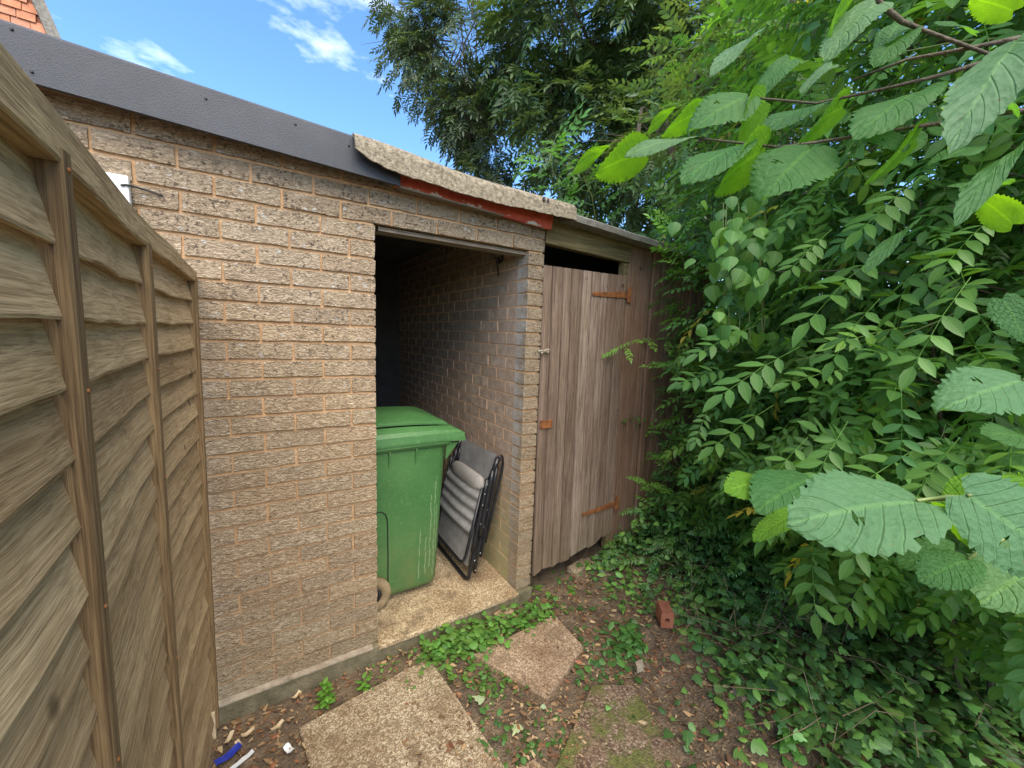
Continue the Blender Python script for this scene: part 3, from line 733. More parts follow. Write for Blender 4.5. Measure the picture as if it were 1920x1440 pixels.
for y in (.235, .715):
    mb = MB()
    prof = [(0.045, -.022), (.085, -.022), (.098, -.012), (.100, 0), (.098, .012), (.085, .022), (.045, .022)]
    n = 24; rings = []
    for i in range(n):
        a = 2*math.pi*i/n; rings.append([(.0+r*math.cos(a), y+w_, .101+r*math.sin(a)) for r, w_ in prof])
    b = 0; m_ = len(prof)
    for r_ in rings: mb.v += [tuple(p) for p in r_]
    for i in range(n):
        i2 = (i+1) % n
        for j in range(m_):
            j2 = (j+1) % m_; mb.f.append((i*m_+j, i*m_+j2, i2*m_+j2, i2*m_+j))
    wh = mb.build('wheel', M['rubber'], wb, smooth=True)
    mb = MB(); mb.ring_loft([[(rr*math.cos(a), y+w_, .101+rr*math.sin(a)) for a in np.linspace(0, 2*math.pi, 17)[:-1]] for rr, w_ in ((.046, -.016), (.03, -.024), (.03, .024), (.046, .016))])
    mb.build('hub', M['hub'], wh)
    for v in wh.data.vertices: v.co.x += .028
    for c_ in wh.children:
        for v in c_.data.vertices: v.co.x += .028
mb = MB(); mb.tube([(.028, .24, .101), (.028, .71, .101)], .011, 8); mb.build('axle', M['hub'], wb)
mb = MB(); mb.tube([(-.19, .27, .90), (-.25, .27, .95), (-.25, .73, .95), (-.19, .73, .90)], .014, 8); mb.build('handle', M['green'], wb)

# ---------------------------------------------------------------- folded recliner leaning on the side wall
ch = thing('folding_chair', (.66, .47, 0), 'folded grey fabric recliner with black tube frame leaning on the inner wall', 'chair')
A = Vector((.606, 0, .012)); B = Vector((.765, 0, .835)); wv = (B-A).normalized(); nv = Vector((-wv.z, 0, wv.x))   # nv faces the bin
def cp(y, s, n=0.): return A + wv*s + nv*n + Vector((0, y, 0))
YN, YFAR = .215, .735
def rail(name, y, s0, s1, n0, n1, r=.0115, bend=0.):
    mb = MB(); pts = [cp(y, s0+(s1-s0)*t, n0+(n1-n0)*t+bend*math.sin(math.pi*t)) for t in np.linspace(0, 1, 7)]
    mb.tube(pts, r, 8); return mb.build(name, M['tube'], ch, smooth=True)
mb = MB(); mb.tube([cp(YN, .66, .004), cp(YN, .10, .0), cp(YN, .02, .002), cp(YN+.035, .0, .004), cp(YFAR-.035, .0, .004), cp(YFAR, .02, .002), cp(YFAR, .10, 0), cp(YFAR, .66, .004)], .0125, 8); mb.build('base_frame', M['tube'], ch, smooth=True)
mb = MB(); mb.tube([cp(YN+.004, .60, .030), cp(YN+.006, .16, .052), cp(YN+.02, .12, .054), cp(YN+.06, .105, .054), cp(YFAR-.06, .105, .054), cp(YFAR-.02, .12, .054), cp(YFAR-.006, .16, .052), cp(YFAR-.004, .60, .03)], .0095, 8); mb.build('leg_frame', M['tube'], ch, smooth=True)
for y in (YN-.012, YFAR+.012):
    rail('side_rail', y, .06, .70, -.024, -.018); rail('side_rail', y+.004, .16, .74, -.050, -.040); rail('arm_bar', y-.004, .20, .66, .020, .018, .013)
    rail('arm_bar', y-.010, .30, .72, -.004, -.006, .014)
    mb = MB(); mb.tube([cp(y, .66, -.004), cp(y, .745, -.02), cp(y, .80, -.034)], [.016, .014, .020], 8); mb.build('pivot', M['tube'], ch, smooth=True)
    mb = MB(); mb.tube([cp(y, .80, -.03), cp(y, .815, -.055), cp(y, .79, -.078), cp(y, .70, -.080), cp(y, .45, -.070), cp(y, .25, -.062)], .009, 8); mb.build('back_hoop', M['tube'], ch, smooth=True)
    sgn = -1 if y < .4 else 1
    for s, n in ((.77, -.02), (.70, -.004), (.63, .016), (.57, .022), (.53, .0), (.50, .02), (.47, -.02), (.38, .01), (.36, -.018), (.19, -.03), (.145, .0), (.08, -.02)):
        mb = MB(); c0 = cp(y, s, n); mb.ring_loft([[tuple(c0+Vector((0, sgn*(.0125+h), 0))+wv*(q*math.cos(a))+nv*(q*math.sin(a))) for a in np.linspace(0, 2*math.pi, 9)[:-1]] for q, h in ((.0045, 0.), (.0042, .0035), (.0022, .0055))]); mb.build('rivet', M['rivet'], ch)
def sling(name, s0, s1, n0, n1, mat, rib=0., sag=0., ya=YN+.012, yb=YFAR-.012, ns=18, th=.003):
    mb = MB(); rows = []; rows2 = []
    for i in range(ns+1):
        t = i/ns; row = []; row2 = []
        for j in range(9):
            u = j/8; y = ya+(yb-ya)*u
            n = n0+(n1-n0)*t+rib*math.sin(t*math.pi*2*4)*(1-.25*abs(2*u-1))+sag*math.sin(math.pi*u)*math.sin(math.pi*t)+.0025*n3(u*4, t*6, s0*9)
            row.append(cp(y, s0+(s1-s0)*t-.010*math.sin(math.pi*u), n)); row2.append(cp(y, s0+(s1-s0)*t-.010*math.sin(math.pi*u), n-th))
        rows.append(row); rows2.append(row2[::-1])
    mb.grid(rows); mb.grid(rows2); return mb.build(name, mat, ch, smooth=True)
sling('back_sling', .50, .815, -.045, -.028, M['fabric'], sag=-.012)
sling('seat_sling', .30, .585, .052, .034, M['fabric'], rib=.0075, ns=40)
sling('leg_sling', .09, .34, .022, .026, M['fabric'])
sling('rear_sling', .14, .52, -.075, -.066, M['pillow'])
mb = MB(); rings = []
for i, u in enumerate(np.linspace(0, 1, 13)):
    y = YN+.02+(YFAR-YN-.04)*u; e = (1-abs(2*u-1)**6)**.5*.9+.1
    rings.append([cp(y, .595+.060*e*math.cos(a)+.006*n3(u*5, a), .008+.032*e*math.sin(a)) for a in np.linspace(0, 2*math.pi, 15)[:-1]])
mb.ring_loft(rings); mb.build('head_pillow', M['pillow'], ch, smooth=True)

# ---------------------------------------------------------------- paving, bits of stone, brick
def slab(name, outline, ztop, th, mat, label, cat='paving slab', group=None, tilt=(0, 0), seed=0):
    P = [on_z(u, v, ztop) for u, v in outline]; c = sum(P, Vector())/len(P)
    Q = []
    for i in range(len(P)):
        a, b = P[i], P[(i+1) % len(P)]; n = max(2, int((b-a).length/.03))
        for k in range(n):
            q = a.lerp(b, k/n); e = .0035*n3(q.x*22, q.y*22, seed)+.003*n3(q.x*60, q.y*60, seed+4); d = (q-c).normalized(); Q.append(q+d*e)
    def zz(q): return ztop+tilt[0]*(q.x-c.x)+tilt[1]*(q.y-c.y)
    rings = []
    for s, dz in ((1., -th), (1., -.006), (.985, 0.)):
        rings.append([(c.x+(q.x-c.x)*s, c.y+(q.y-c.y)*s, zz(q)+dz) for q in Q])
    mb = MB(); mb.ring_loft(rings); o = mb.build(name, mat); tag(o, label, cat, group); return o
PG = 'paving slabs set in the soil'
slab('paving_slab', [(560, 1362), (798, 1234), (812, 1243), (935, 1418), (985, 1500), (880, 1640), (640, 1640)], -.072, .05, M['pave_tan'], 'large pale tan paving slab in the foreground by the brick wall', group=PG, seed=1)
slab('paving_slab', [(888, 1226), (1040, 1152), (1094, 1212), (1024, 1310)], -.066, .05, M['pave_pink'], 'pinkish paving slab in front of the open doorway', group=PG, seed=2)
slab('paving_slab', [(1040, 1440), (1110, 1284), (1185, 1282), (1262, 1400), (1300, 1560), (1060, 1560)], -.070, .05, M['pave_moss'], 'dark paving slab half covered in moss', group=PG, seed=3)
slab('paving_slab', [(955, 1450), (1000, 1424), (1045, 1455), (1010, 1540)], -.074, .05, M['pave_pink'], 'corner of a small slab between the tan and mossy slabs', group=PG, seed=4)
slab('edging_stone', [(1098, 1046), (1128, 1036), (1208, 1094), (1182, 1108)], .005, .06, M['stone'], 'narrow concrete edging stone running out from under the plank door', 'edging', seed=5)
slab('stone_block', [(1064, 1062), (1092, 1046), (1108, 1052), (1082, 1076)], .002, .05, M['pave_tan'], 'pale block lying under the bottom edge of the plank door', 'block', seed=6)
slab('stone', [(925, 1150), (940, 1140), (966, 1138), (962, 1148), (935, 1158)], -.052, .03, M['pave_pink'], 'flat pinkish stone lying in the weeds by the doorstep', 'stone', seed=7)
slab('stone', [(1190, 1240), (1205, 1236), (1208, 1248), (1195, 1252)], -.02, .03, M['stone'], 'small pale stone right of the pinkish slab', 'stone', seed=8)
slab('stone', [(1374, 1290), (1395, 1284), (1418, 1300), (1392, 1310)], -.0, .05, M['stone'], 'grey stone half sunk in the ivy', 'stone', seed=9)
# loose brick with a hole through it
lb = thing('loose_brick', on_z(1250, 1175, .0), 'red brick with a round hole standing in the ivy', 'brick')
c = on_z(1250, 1178, gh(1.6, -.5)); ax = Vector((.80, -.60, 0)).normalized(); ay = Vector((.60, .80, 0)); az = Vector((0, 0, 1))
W_, H_, D_, R_ = .066, .090, .10, .013
mb = MB(); n = 16
def outer(a):
    x, y = math.cos(a), math.sin(a); s = min((W_/2)/abs(x) if abs(x) > 1e-6 else 9, (H_/2)/abs(y) if abs(y) > 1e-6 else 9); return x*s, y*s
ring = lambda fn, d: [c+Vector((0, 0, H_/2+.0))+ax*fn(a)[0]+az*fn(a)[1]+ay*d for a in [2*math.pi*(k+.5)/n for k in range(n)]]
inner = lambda a: (R_*math.cos(a), R_*math.sin(a))
mb.ring_loft([ring(inner, D_), ring(inner, -.0), ring(outer, -.0), ring(outer, D_), ring(inner, D_)], cap=False)
o = mb.build('brick_body', M['terracotta'], lb)
o.rotation_euler = (0, 0, 0)

# scraps on the soil by the fence
def scrap(name, u, v, z, L_, W_, H, mat, label, cat, rz, curl=0., parent=None, seed=1):
    p = on_z(u, v, z); mb = MB(); rows = []; rows2 = []
    for i in range(6):
        row = []; row2 = []
        for j in range(4):
            x = (i/5-.5)*L_*(1+.15*n3(j*2., seed)); y = (j/3-.5)*W_*(1+.25*n3(i*1.3, seed*2.)); h = H+curl*((i/5-.5)**2)*4+.25*W_*n3(i*.9, j*.8, seed)
            ca, sa = math.cos(rz), math.sin(rz)
            row.append((p.x+x*ca-y*sa, p.y+x*sa+y*ca, z+max(.002, h))); row2.append((p.x+x*ca-y*sa, p.y+x*sa+y*ca, z+max(.002, h)-.0025))
        rows.append(row); rows2.append(row2[::-1])
    mb.grid(rows); mb.grid(rows2); o = mb.build(name, mat, smooth=True); tag(o, label, cat); return o
zf = -.088
scrap('plastic_scrap', 428, 1424, zf, .085, .028, .018, M['blue'], 'shiny blue plastic scrap at the foot of the fence', 'litter', .45, .01, seed=2)
scrap('paper_scrap', 452, 1432, zf, .09, .018, .012, M['white'], 'white strip of card beside the blue scrap', 'litter', .5, 0, seed=5)
scrap('paper_scrap', 543, 1412, zf, .045, .022, .014, M['white'], 'crumpled white paper scrap beside the tan slab', 'litter', 2.1, .012, seed=3)
cl = [(465, 1378, .045, .3), (430, 1388, .05, 1.2), (520, 1365, .05, .5), (448, 1400, .035, 2.0), (556, 1308, .04, .7)]
lab = ['pale wood chip touching the concrete plinth nearest the fence', 'pale curled bark chip close to the fence foot', 'long pale wood chip by the corner of the tan slab', 'small pale wood chip above the blue scrap', 'thin pale chip by the leafy weed at the plinth']
for i, (u, v, l, a) in enumerate(cl):
    scrap('wood_chip', u, v, zf, l, .016, .010, M['chip'], lab[i], 'wood chip', a, .008, seed=20+i)

# ---------------------------------------------------------------- leaf shapes as arrays
def leaflet_arr(L_, W_, segs=4, fold=.18, droop=.12, peak=.42, tipw=.0, curl=0.):
    V = []; UV = []; T = []
    for i in range(segs+1):
        t = i/segs
        w_ = W_*.5*(math.sin(math.pi*t**(.5/peak*.72)) ** .85 if 0 < t < 1 else 0)
        x = L_*t; z = -droop*L_*t*t
        V += [(x, -w_, z+fold*w_), (x, 0, z), (x, w_, z+fold*w_)]; UV += [(t, 0), (t, .5), (t, 1)]
    for i in range(segs):
        a = 3*i
        for k in (0, 1):
            p, q, r, s = a+k, a+k+3, a+k+4, a+k+1
            if i == 0: T.append((p if k == 1 else s, q, r)) if False else T.append((a+1, q, r))
            elif i == segs-1: T.append((p, q, s))
            else: T += [(p, q, r), (p, r, s)]
    return np.array(V, float), np.array(T, int), np.array(UV, float)
def xform(V, d, n, o, s=1.):
    d = np.asarray(d, float); d = d/np.linalg.norm(d); n = np.asarray(n, float); n = n-d*(n@d); ln = np.linalg.norm(n)
    n = n/ln if ln > 1e-6 else np.array([0, 0, 1.]); y = np.cross(n, d)
    return (V*s)@np.stack([d, y, n])+np.asarray(o, float)
def frond_arr(L_=.25, pairs=5, ll=.07, lw=.026, seed=0, droop=.25, segs=4):
    r = random.Random(seed); Vs = []; Ts = []; Us = []; Cs = []; b = 0
    def rz(t): return -droop*L_*t*t
    def addl(o, d, n, s):
        nonlocal b
        V, T, U = leaflet_arr(ll*s, lw*s, segs, fold=r.uniform(.12, .4), droop=r.uniform(.0, .28))
        Vs.append(xform(V, d, n, o)); Ts.append(T+b); Us.append(U); Cs.append(np.full(len(V), r.uniform(.82, 1.18))); b += len(V)
    for k in range(pairs):
        t = .30+.62*k/(pairs-1) if pairs > 1 else .6; sz = [.78, .95, 1., .95, .85, .75][min(k, 5)]*r.uniform(.88, 1.1)
        for sgn in (-1, 1):
            a = sgn*math.radians(r.uniform(48, 66)-k*3); d = (math.cos(a), math.sin(a), r.uniform(-.38, .1)); addl((L_*t, 0, rz(t)), d, (r.uniform(-.25, .25), r.uniform(-.25, .25), 1), sz)
    addl((L_, 0, rz(1)), (1, r.uniform(-.15, .15), -.35), (0, 0, 1), 1.0)
    # rachis
    for t0, t1 in ((0, .5), (.5, 1.)):
        w_ = .0009; p0, p1 = (L_*t0, rz(t0)), (L_*t1, rz(t1))
        V = np.array([(p0[0], -w_, p0[1]+.0005), (p0[0], w_, p0[1]+.0005), (p1[0], w_*.7, p1[1]), (p1[0], -w_*.7, p1[1])]); Vs.append(V); Ts.append(np.array([(0, 1, 2), (0, 2, 3)])+b); Us.append(np.full((4, 2), .5)); Cs.append(np.full(4, 1.05)); b += 4
    return np.concatenate(Vs), np.concatenate(Ts), np.concatenate(Us), np.concatenate(Cs)
def with_c(a, c=1.): return a if len(a) == 4 else (*a, np.full(len(a[0]), c))
def mesh_arr(name, V, T, UV, TINT, mat, smooth=True):
    me = bpy.data.meshes.new(name); nv_, nt_ = len(V), len(T)
    me.vertices.add(nv_); me.vertices.foreach_set('co', V.astype(np.float32).ravel())
    me.loops.add(nt_*3); me.loops.foreach_set('vertex_index', T.astype(np.int32).ravel())
    me.polygons.add(nt_); me.polygons.foreach_set('loop_start', np.arange(0, nt_*3, 3, dtype=np.int32))
    try: me.polygons.foreach_set('loop_total', np.full(nt_, 3, dtype=np.int32))
    except Exception: pass
    if smooth: me.polygons.foreach_set('use_smooth', np.ones(nt_, dtype=bool))
    me.update(calc_edges=True)
    uvl = me.uv_layers.new(name='UVMap'); uvl.data.foreach_set('uv', UV[T.ravel()].astype(np.float32).ravel())
    at_ = me.attributes.new('tint', 'FLOAT_COLOR', 'POINT'); c4 = np.ones((nv_, 4), np.float32); c4[:, :3] = TINT; at_.data.foreach_set('color', c4.ravel())
    me.materials.append(mat); me.validate(); return me
class Mass:
    """many leaves gathered into one mesh"""
    def __init__(s): s.V = []; s.T = []; s.U = []; s.C = []; s.b = 0
    def put(s, arr, d, n, o, sc, tint):
        V, T, U, Cc = arr; s.V.append(xform(V, d, n, o, sc)); s.T.append(T+s.b); s.U.append(U); s.C.append(Cc[:, None]*np.asarray(tint)[None]); s.b += len(V)
    def build(s, name, mat, parent=None):
        me = mesh_arr(name, np.concatenate(s.V), np.concatenate(s.T), np.concatenate(s.U), np.concatenate(s.C), mat)
        o = bpy.data.objects.new(name, me); return link(o, parent)
def lobed_arr(pts, dome=.1):
    """flat leaf from a half outline (x, y), mirrored, fanned from the midrib"""
    V = []; U = []; T = []; n = len(pts)
    xm = max(p[0] for p in pts)
    for x, y in pts:
        V += [(x, -y, -dome*y*y*8-dome*x*x*3), (x, 0, -dome*x*x*3+.02*xm), (x, y, -dome*y*y*8-dome*x*x*3)]; m_ = max(p[1] for p in pts); U += [(x/xm, .5-.5*y/m_), (x/xm, .5), (x/xm, .5+.5*y/m_)]
    for i in range(n-1):
        a = 3*i
        T += [(a, a+3, a+4), (a, a+4, a+1), (a+1, a+4, a+5), (a+1, a+5, a+2)]
    return np.array(V, float), np.array(T, int), np.array(U, float), np.ones(len(V))
IVY = lobed_arr([(-.12, .18), (-.02, .42), (.12, .50), (.26, .30), (.42, .34), (.58, .30), (.62, .16), (.85, .09), (1., 0.)], .05)
HEART = lobed_arr([(-.16, .20), (-.10, .40), (.08, .50), (.30, .46), (.52, .34), (.76, .17), (1., 0.)], .08)
OVAL = lobed_arr([(0., 0.), (.1, .14), (.3, .27), (.55, .29), (.78, .19), (1., 0.)], .12)
ROUND = lobed_arr([(-.02, .06), (.05, .28), (.22, .44), (.48, .47), (.74, .34), (.92, .16), (1., 0.)], .1)
CHIP = (np.array([(0, -.14, .02), (.3, .1, .09), (.62, -.12, .06), (1, .05, 0.), (.55, .25, .02), (.2, .28, .05)], float), np.array([(0, 2, 1), (1, 2, 4), (2, 3, 4), (0, 1, 5), (1, 4, 5)]), np.array([(0, .1), (.3, .6), (.6, .1), (1, .5), (.5, .9), (.2, .9)], float), np.ones(6))
def palmate(seed=0, L_=.06, W_=.028, n=5, spread=72):
    r = random.Random(seed); Vs = []; Ts = []; Us = []; b = 0
    for k in range(n):
        a = math.radians(-spread+2*spread*k/(n-1)); V, T, U = leaflet_arr(L_*(1-.25*abs(k-(n-1)/2)/((n-1)/2)), W_, 4, .2, .25)
        Vs.append(xform(V, (math.cos(a), math.sin(a), -.15), (0, 0, 1), (0, 0, 0))); Ts.append(T+b); Us.append(U); b += len(V)
    return np.concatenate(Vs), np.concatenate(Ts), np.concatenate(Us), np.ones(b)
FR = [frond_arr(.23, 4+s % 2, .066, .027, s, .1+.25*random.Random(s).random()) for s in range(8)]
FR_FAR = [frond_arr(.24, 5, .085, .026, 30+s, .3, segs=3) for s in range(6)]
FR_S = [frond_arr(.15, 5, .040, .016, 60+s, .2, segs=3) for s in range(5)]
def rv(s=1.): return np.array([random.uniform(-s, s) for _ in range(3)])
def g_tint(base, var=.25, yel=.15):
    k = random.uniform(1-var, 1+var); y = random.uniform(-yel, yel)
    return (base[0]*k*(1+y), base[1]*k, base[2]*k*(1-y*.5))

# ---------------------------------------------------------------- hedge of ash shrub along the right
hedge = thing('ash_shrub', (1.9, -1.2, gh(1.9, -1.2)), 'overgrown bank of feathery green ash leaves filling the right side', 'shrub')
HP = [np.array(p) for p in ((2.35, .35), (1.98, -.12), (1.72, -.48), (1.42, -.88), (1.12, -1.28), (1.0, -1.72), (1.1, -2.25), (1.5, -2.5))]
SEG = [np.linalg.norm(b-a) for a, b in zip(HP[:-1], HP[1:])]; CUM = np.concatenate([[0], np.cumsum(SEG)]); SL = CUM[-1]
def hp(s):
    i = min(len(SEG)-1, int(np.searchsorted(CUM, s, 'right'))-1); t = (s-CUM[i])/SEG[i]
    p = HP[i]*(1-t)+HP[i+1]*t; d = (HP[i+1]-HP[i])/SEG[i]; return p, np.array([d[1], -d[0]])*1.   # inward normal is set below
ASH = (.100, .225, .052)
fr = []
def hedge_frond(s, z, t, big):
    p, n = hp(s)
    if n[0] < 0: n = -n                                   # n points into the bank (+x)
    off = .16*n3(s*1.6, z*1.6, 2.)+.10*n3(s*4, z*4, 7.)+.55*(1-sstep(.15, .95, z-.25*sstep(.5, 1.6, s)))*sstep(.6, 1.5, s)+.10*sstep(2.2, 3.4, z)
    q = p+n*(t+off); out_ = np.array([-n[0], -n[1], 0])
    d = out_*random.uniform(.35, 1.)+np.array([0, 0, random.uniform(-.85, .25)])+rv(.55)
    nn = np.array([0, 0, 1.])*random.uniform(.5, 1.1)+out_*random.uniform(.1, .9)+rv(.35)
    return np.array([q[0], q[1], z]), d, nn
for k in range(7600):
    s = random.uniform(0, SL); z = random.uniform(.12, 3.8)
    t = random.random()**1.5*1.5 if k < 5600 else random.uniform(1.2, 3.0)
    o, d, nn = hedge_frond(s, z, t, 1)
    if z < gh(o[0], o[1])+.12: continue
    sm = sstep(1.4, .3, s)                               # smaller young leaves near the boards
    sc = random.uniform(.75, 1.15)*(1-.25*sm)*(2.1 if k >= 5600 else 1.)
    dead = o - np.array(CAM)
    if np.linalg.norm(dead) < .55: continue
    D_ = math.hypot(dead[0], dead[1])
    if s > .9 and o[2] < 1.74-.52*D_+.10*n3(o[0]*4, o[1]*4): continue       # the bank is open underneath, over the ivy
    base = ASH if random.random() > .35*sm+.12 else (.155, .31, .055)
    if random.random() < .22: sc *= .6
    if random.random() < .012: base = (.40, .36, .06)
    fr.append((o, d, nn, sc, g_tint(base), int(random.random()*8)))
# hand-placed sprays that stand out in front
near = [((1660, 470), (1490, 560), .70), ((1820, 520), (1700, 660), .55), ((1590, 790), (1500, 925), .62), ((1515, 820), (1420, 900), .72), ((1690, 730), (1700, 880), .60),
        ((1560, 430), (1470, 500), .85), ((1500, 650), (1330, 730), 1.1), ((1420, 610), (1300, 640), 1.35), ((1450, 760), (1320, 830), 1.15), ((1800, 820), (1690, 930), .65), ((1650, 560), (1540, 650), .8),
        ((1730, 330), (1600, 420), .7), ((1870, 400), (1760, 480), .6), ((1600, 690), (1470, 700), .9), ((1380, 690), (1270, 700), 1.5), ((1330, 760), (1300, 830), 1.5)]
for (b_, t_, dp) in near:
    a, b2 = at(*b_, dp*1.06), at(*t_, dp); d = b2-a; L0 = d.length
    nn = (CAM-a).normalized()*.6+Vector((0, 0, 1))+Vector(rv(.15)); fr.append((np.array(a), np.array(d), np.array(nn), L0/.27, g_tint(ASH, .15), int(random.random()*8)))
def vis(o):
    u, v, z = pix(o); return z > .05 and -40 < u < 1960 and -40 < v < 1480
order = sorted(range(len(fr)), key=lambda i: (0 if vis(fr[i][0]) else 1, (Vector(fr[i][0])-CAM).length/max(.3, fr[i][3])))
FM = []
for k, a in enumerate(FR): 
    for tv in range(2):
        base = np.array(ASH if tv == 0 else (.150, .305, .055)); FM.append(mesh_arr('leaf', a[0], a[1], a[2], a[3][:, None]*base[None], M['leaf']))
for i in order[:290]:
    o, d, nn, sc, tint, k = fr[i]
    X = Vector(d).normalized(); Z = Vector(nn); Z = (Z-X*Z.dot(X)).normalized(); Y = Z.cross(X)
    ob = bpy.data.objects.new('leaf', FM[k*2+(1 if tint[1] > .275 else 0)])
    ob.matrix_world = Matrix.Translation(Vector(o)) @ Matrix((X, Y, Z)).transposed().to_4x4() @ Matrix.Scale(sc, 4)
    loc = ob.matrix_world.copy(); C.objects.link(ob); ob.parent = hedge; ob.matrix_parent_inverse = Matrix.Translation(-WL[hedge]); ob.matrix_basis = loc
ms = Mass()
for i in order[290:]:
    o, d, nn, sc, tint, k = fr[i]; ms.put(FR[k], d, nn, o, sc, tint)
fo = ms.build('foliage', M['leaf'], hedge); tag(fo, kind='stuff')
ms = Mass()
for k in range(1500):
    p = (random.uniform(2.75, 5.0), random.uniform(-1.8, 2.8), random.uniform(.1, 3.0) if k < 900 else random.uniform(.2, 2.2)); ms.put(random.choice(FR_FAR), (random.uniform(-1, 0), random.uniform(-.7, .7), random.uniform(-.8, .2)), np.array([-.6, 0, 1.])+rv(.5), p, random.uniform(1.8, 2.6), g_tint((.06, .15, .045), .35))
fo = ms.build('deep_foliage', M['leaf_far'], hedge); tag(fo, kind='stuff')
# stems and twigs in the bank
for k in range(16):
    s = random.uniform(.3, SL-.6); p, n = hp(s); n = n if n[0] > 0 else -n; q = p+n*random.uniform(.8, 1.5)
    z0 = gh(q[0], q[1]); lean = rv(.35); mb = MB(); pts = []; h = random.uniform(1.8, 3.2)
    for t in np.linspace(0, 1, 7): pts.append((q[0]+lean[0]*t*h*.5+.14*n3(t*3, k), q[1]+lean[1]*t*h*.5+.05*n3(t*3, k+9.), z0-.03+h*t))
    mb.tube(pts, [.010*(1-.7*t) for t in np.linspace(0, 1, 7)], 6)
    for j in range(6):
        t = random.uniform(.25, .95); i = int(t*6); a = Vector(pts[i]); dd = Vector((-n[0]*random.uniform(.3, 1), -n[1]*random.uniform(.3, 1), random.uniform(-.1, .5)))+Vector(rv(.4)); dd *= .45
        mb.tube([a, a+dd*.5+Vector(rv(.03)), a+dd], [.006, .004, .002], 5)
    mb.build('stem', M['bark'], hedge)

for k in range(70):
    s = random.uniform(.15, SL-.5); p, n = hp(s); n = n if n[0] > 0 else -n; z = random.uniform(.9, 3.2)
    a = Vector((p[0]+n[0]*.75, p[1]+n[1]*.75, z+random.uniform(-.2, .25))); e = Vector((p[0]+n[0]*random.uniform(.0, .2), p[1]+n[1]*random.uniform(.0, .2), z-random.uniform(-.1, .35)))+Vector(rv(.18))
    if e.z < 1.74-.52*math.hypot(e.x-CAM.x, e.y-CAM.y): continue
    m_ = a.lerp(e, .5)+Vector((0, 0, random.uniform(.03, .12)))
    mb = MB(); mb.tube([a, a.lerp(m_, .5)+Vector(rv(.015)), m_, m_.lerp(e, .5)+Vector(rv(.015)), e], [.0045, .004, .0033, .0024, .0012], 6); mb.build('branch', M['green_stem'] if k % 3 else M['bark'], hedge, smooth=True)
# ---------------------------------------------------------------- climbing bindweed
bw = thing('bindweed', (1.75, -.40, gh(1.75, -.4)), 'bindweed with heart-shaped leaves hanging beside the store roof', 'climber')
ms = Mass(); HM = [mesh_arr('leaf', a[0]*1., a[1], a[2], a[3][:, None]*np.array(c_)[None], M['weed']) for a in (HEART,) for c_ in ((.10, .25, .05), (.13, .29, .055), (.085, .21, .045))]
for k in range(120):
    u = random.gauss(1395, 38); v = random.uniform(370, 540) if k < 95 else random.uniform(520, 640); dp = random.uniform(1.36, 1.62)
    a = at(u, v, dp); d = Vector((random.uniform(-1., .6), random.uniform(-.8, .6), -1)); nn = (CAM-a).normalized()*.7+Vector((0, 0, .8))+Vector(rv(.6))
    X = d.normalized(); Z = (nn-X*nn.dot(X)).normalized(); Y = Z.cross(X); s_ = random.uniform(.038, .066)
    ob = bpy.data.objects.new('leaf', random.choice(HM)); C.objects.link(ob); ob.parent = bw; ob.matrix_parent_inverse = Matrix.Translation(-WL[bw])
    ob.matrix_basis = Matrix.Translation(a) @ Matrix((X, Y, Z)).transposed().to_4x4() @ Matrix.Scale(s_, 4)
mb = MB()
for k in range(7):
    u = random.uniform(1340, 1440); pts = [at(u+12*n3(k, t*3.), 380+260*t, 1.56) for t in np.linspace(0, 1, 8)]; mb.tube(pts, .002, 5)
mb.build('vine', M['green_stem'], bw)

# ---------------------------------------------------------------- shoots reaching across the boards, wall creeper stem
def spray(name, pts, n, label, seed, size=1., base=(.085, .22, .045), cat='shoot', droop=-.3, lib=FR_S):
    r = random.Random(seed); P = [Vector(p) for p in pts]; root = thing(name, P[0], label, cat)
    mb = MB(); mb.tube(P, [.0045*(1-.7*i/(len(P)-1)) for i in range(len(P))], 6); mb.build('stem', M['green_stem'], root)
    for i in range(n):
        t = (i+.6)/n; k = min(len(P)-2, int(t*(len(P)-1))); f = t*(len(P)-1)-k; o = P[k].lerp(P[k+1], f); ax_ = (P[k+1]-P[k]).normalized()
        sd_ = ax_.cross(Vector((0, 0, 1))).normalized()*(1 if i % 2 else -1)
        d = ax_*.6+sd_*.7+Vector((0, 0, r.uniform(droop, .25))); nn = Vector((0, 0, 1))+(CAM-o).normalized()*.7+Vector((r.uniform(-.2, .2),)*3)
        X = d.normalized(); Z = (nn-X*nn.dot(X)).normalized(); Y = Z.cross(X)
        a = lib[r.randrange(len(lib))]; kk = r.uniform(.85, 1.2)
        me = mesh_arr('leaf', a[0], a[1], a[2], a[3][:, None]*np.array(base)[None]*kk, M['leaf'])
        ob = bpy.data.objects.new('leaf', me); C.objects.link(ob); ob.parent = root; ob.matrix_parent_inverse = Matrix.Translation(-WL[root])
        ob.matrix_basis = Matrix.Translation(o) @ Matrix((X, Y, Z)).transposed().to_4x4() @ Matrix.Scale(size*r.uniform(.8, 1.2), 4)
    return root
spray('ash_shoot', [on_y(1330, 625, -.10), on_y(1275, 632, -.09), on_y(1225, 638, -.08), on_y(1180, 640, -.10), on_y(1165, 655, -.11)], 12, 'bright ash shoot reaching left across the boards at mid height', 1, .85, (.17, .36, .06))
spray('ash_shoot', [on_y(1340, 690, -.2), on_y(1290, 680, -.2), on_y(1245, 690, -.22)], 10, 'short ash shoot just below the one crossing the boards', 2, .95, (.16, .34, .06))
spray('ash_shoot', [on_y(1300, 520, -.25), on_y(1275, 480, -.27), on_y(1262, 445, -.28), on_y(1265, 425, -.3)], 8, 'yellow-green ash shoot at the end of the store roof', 3, 1.05, (.18, .37, .06))
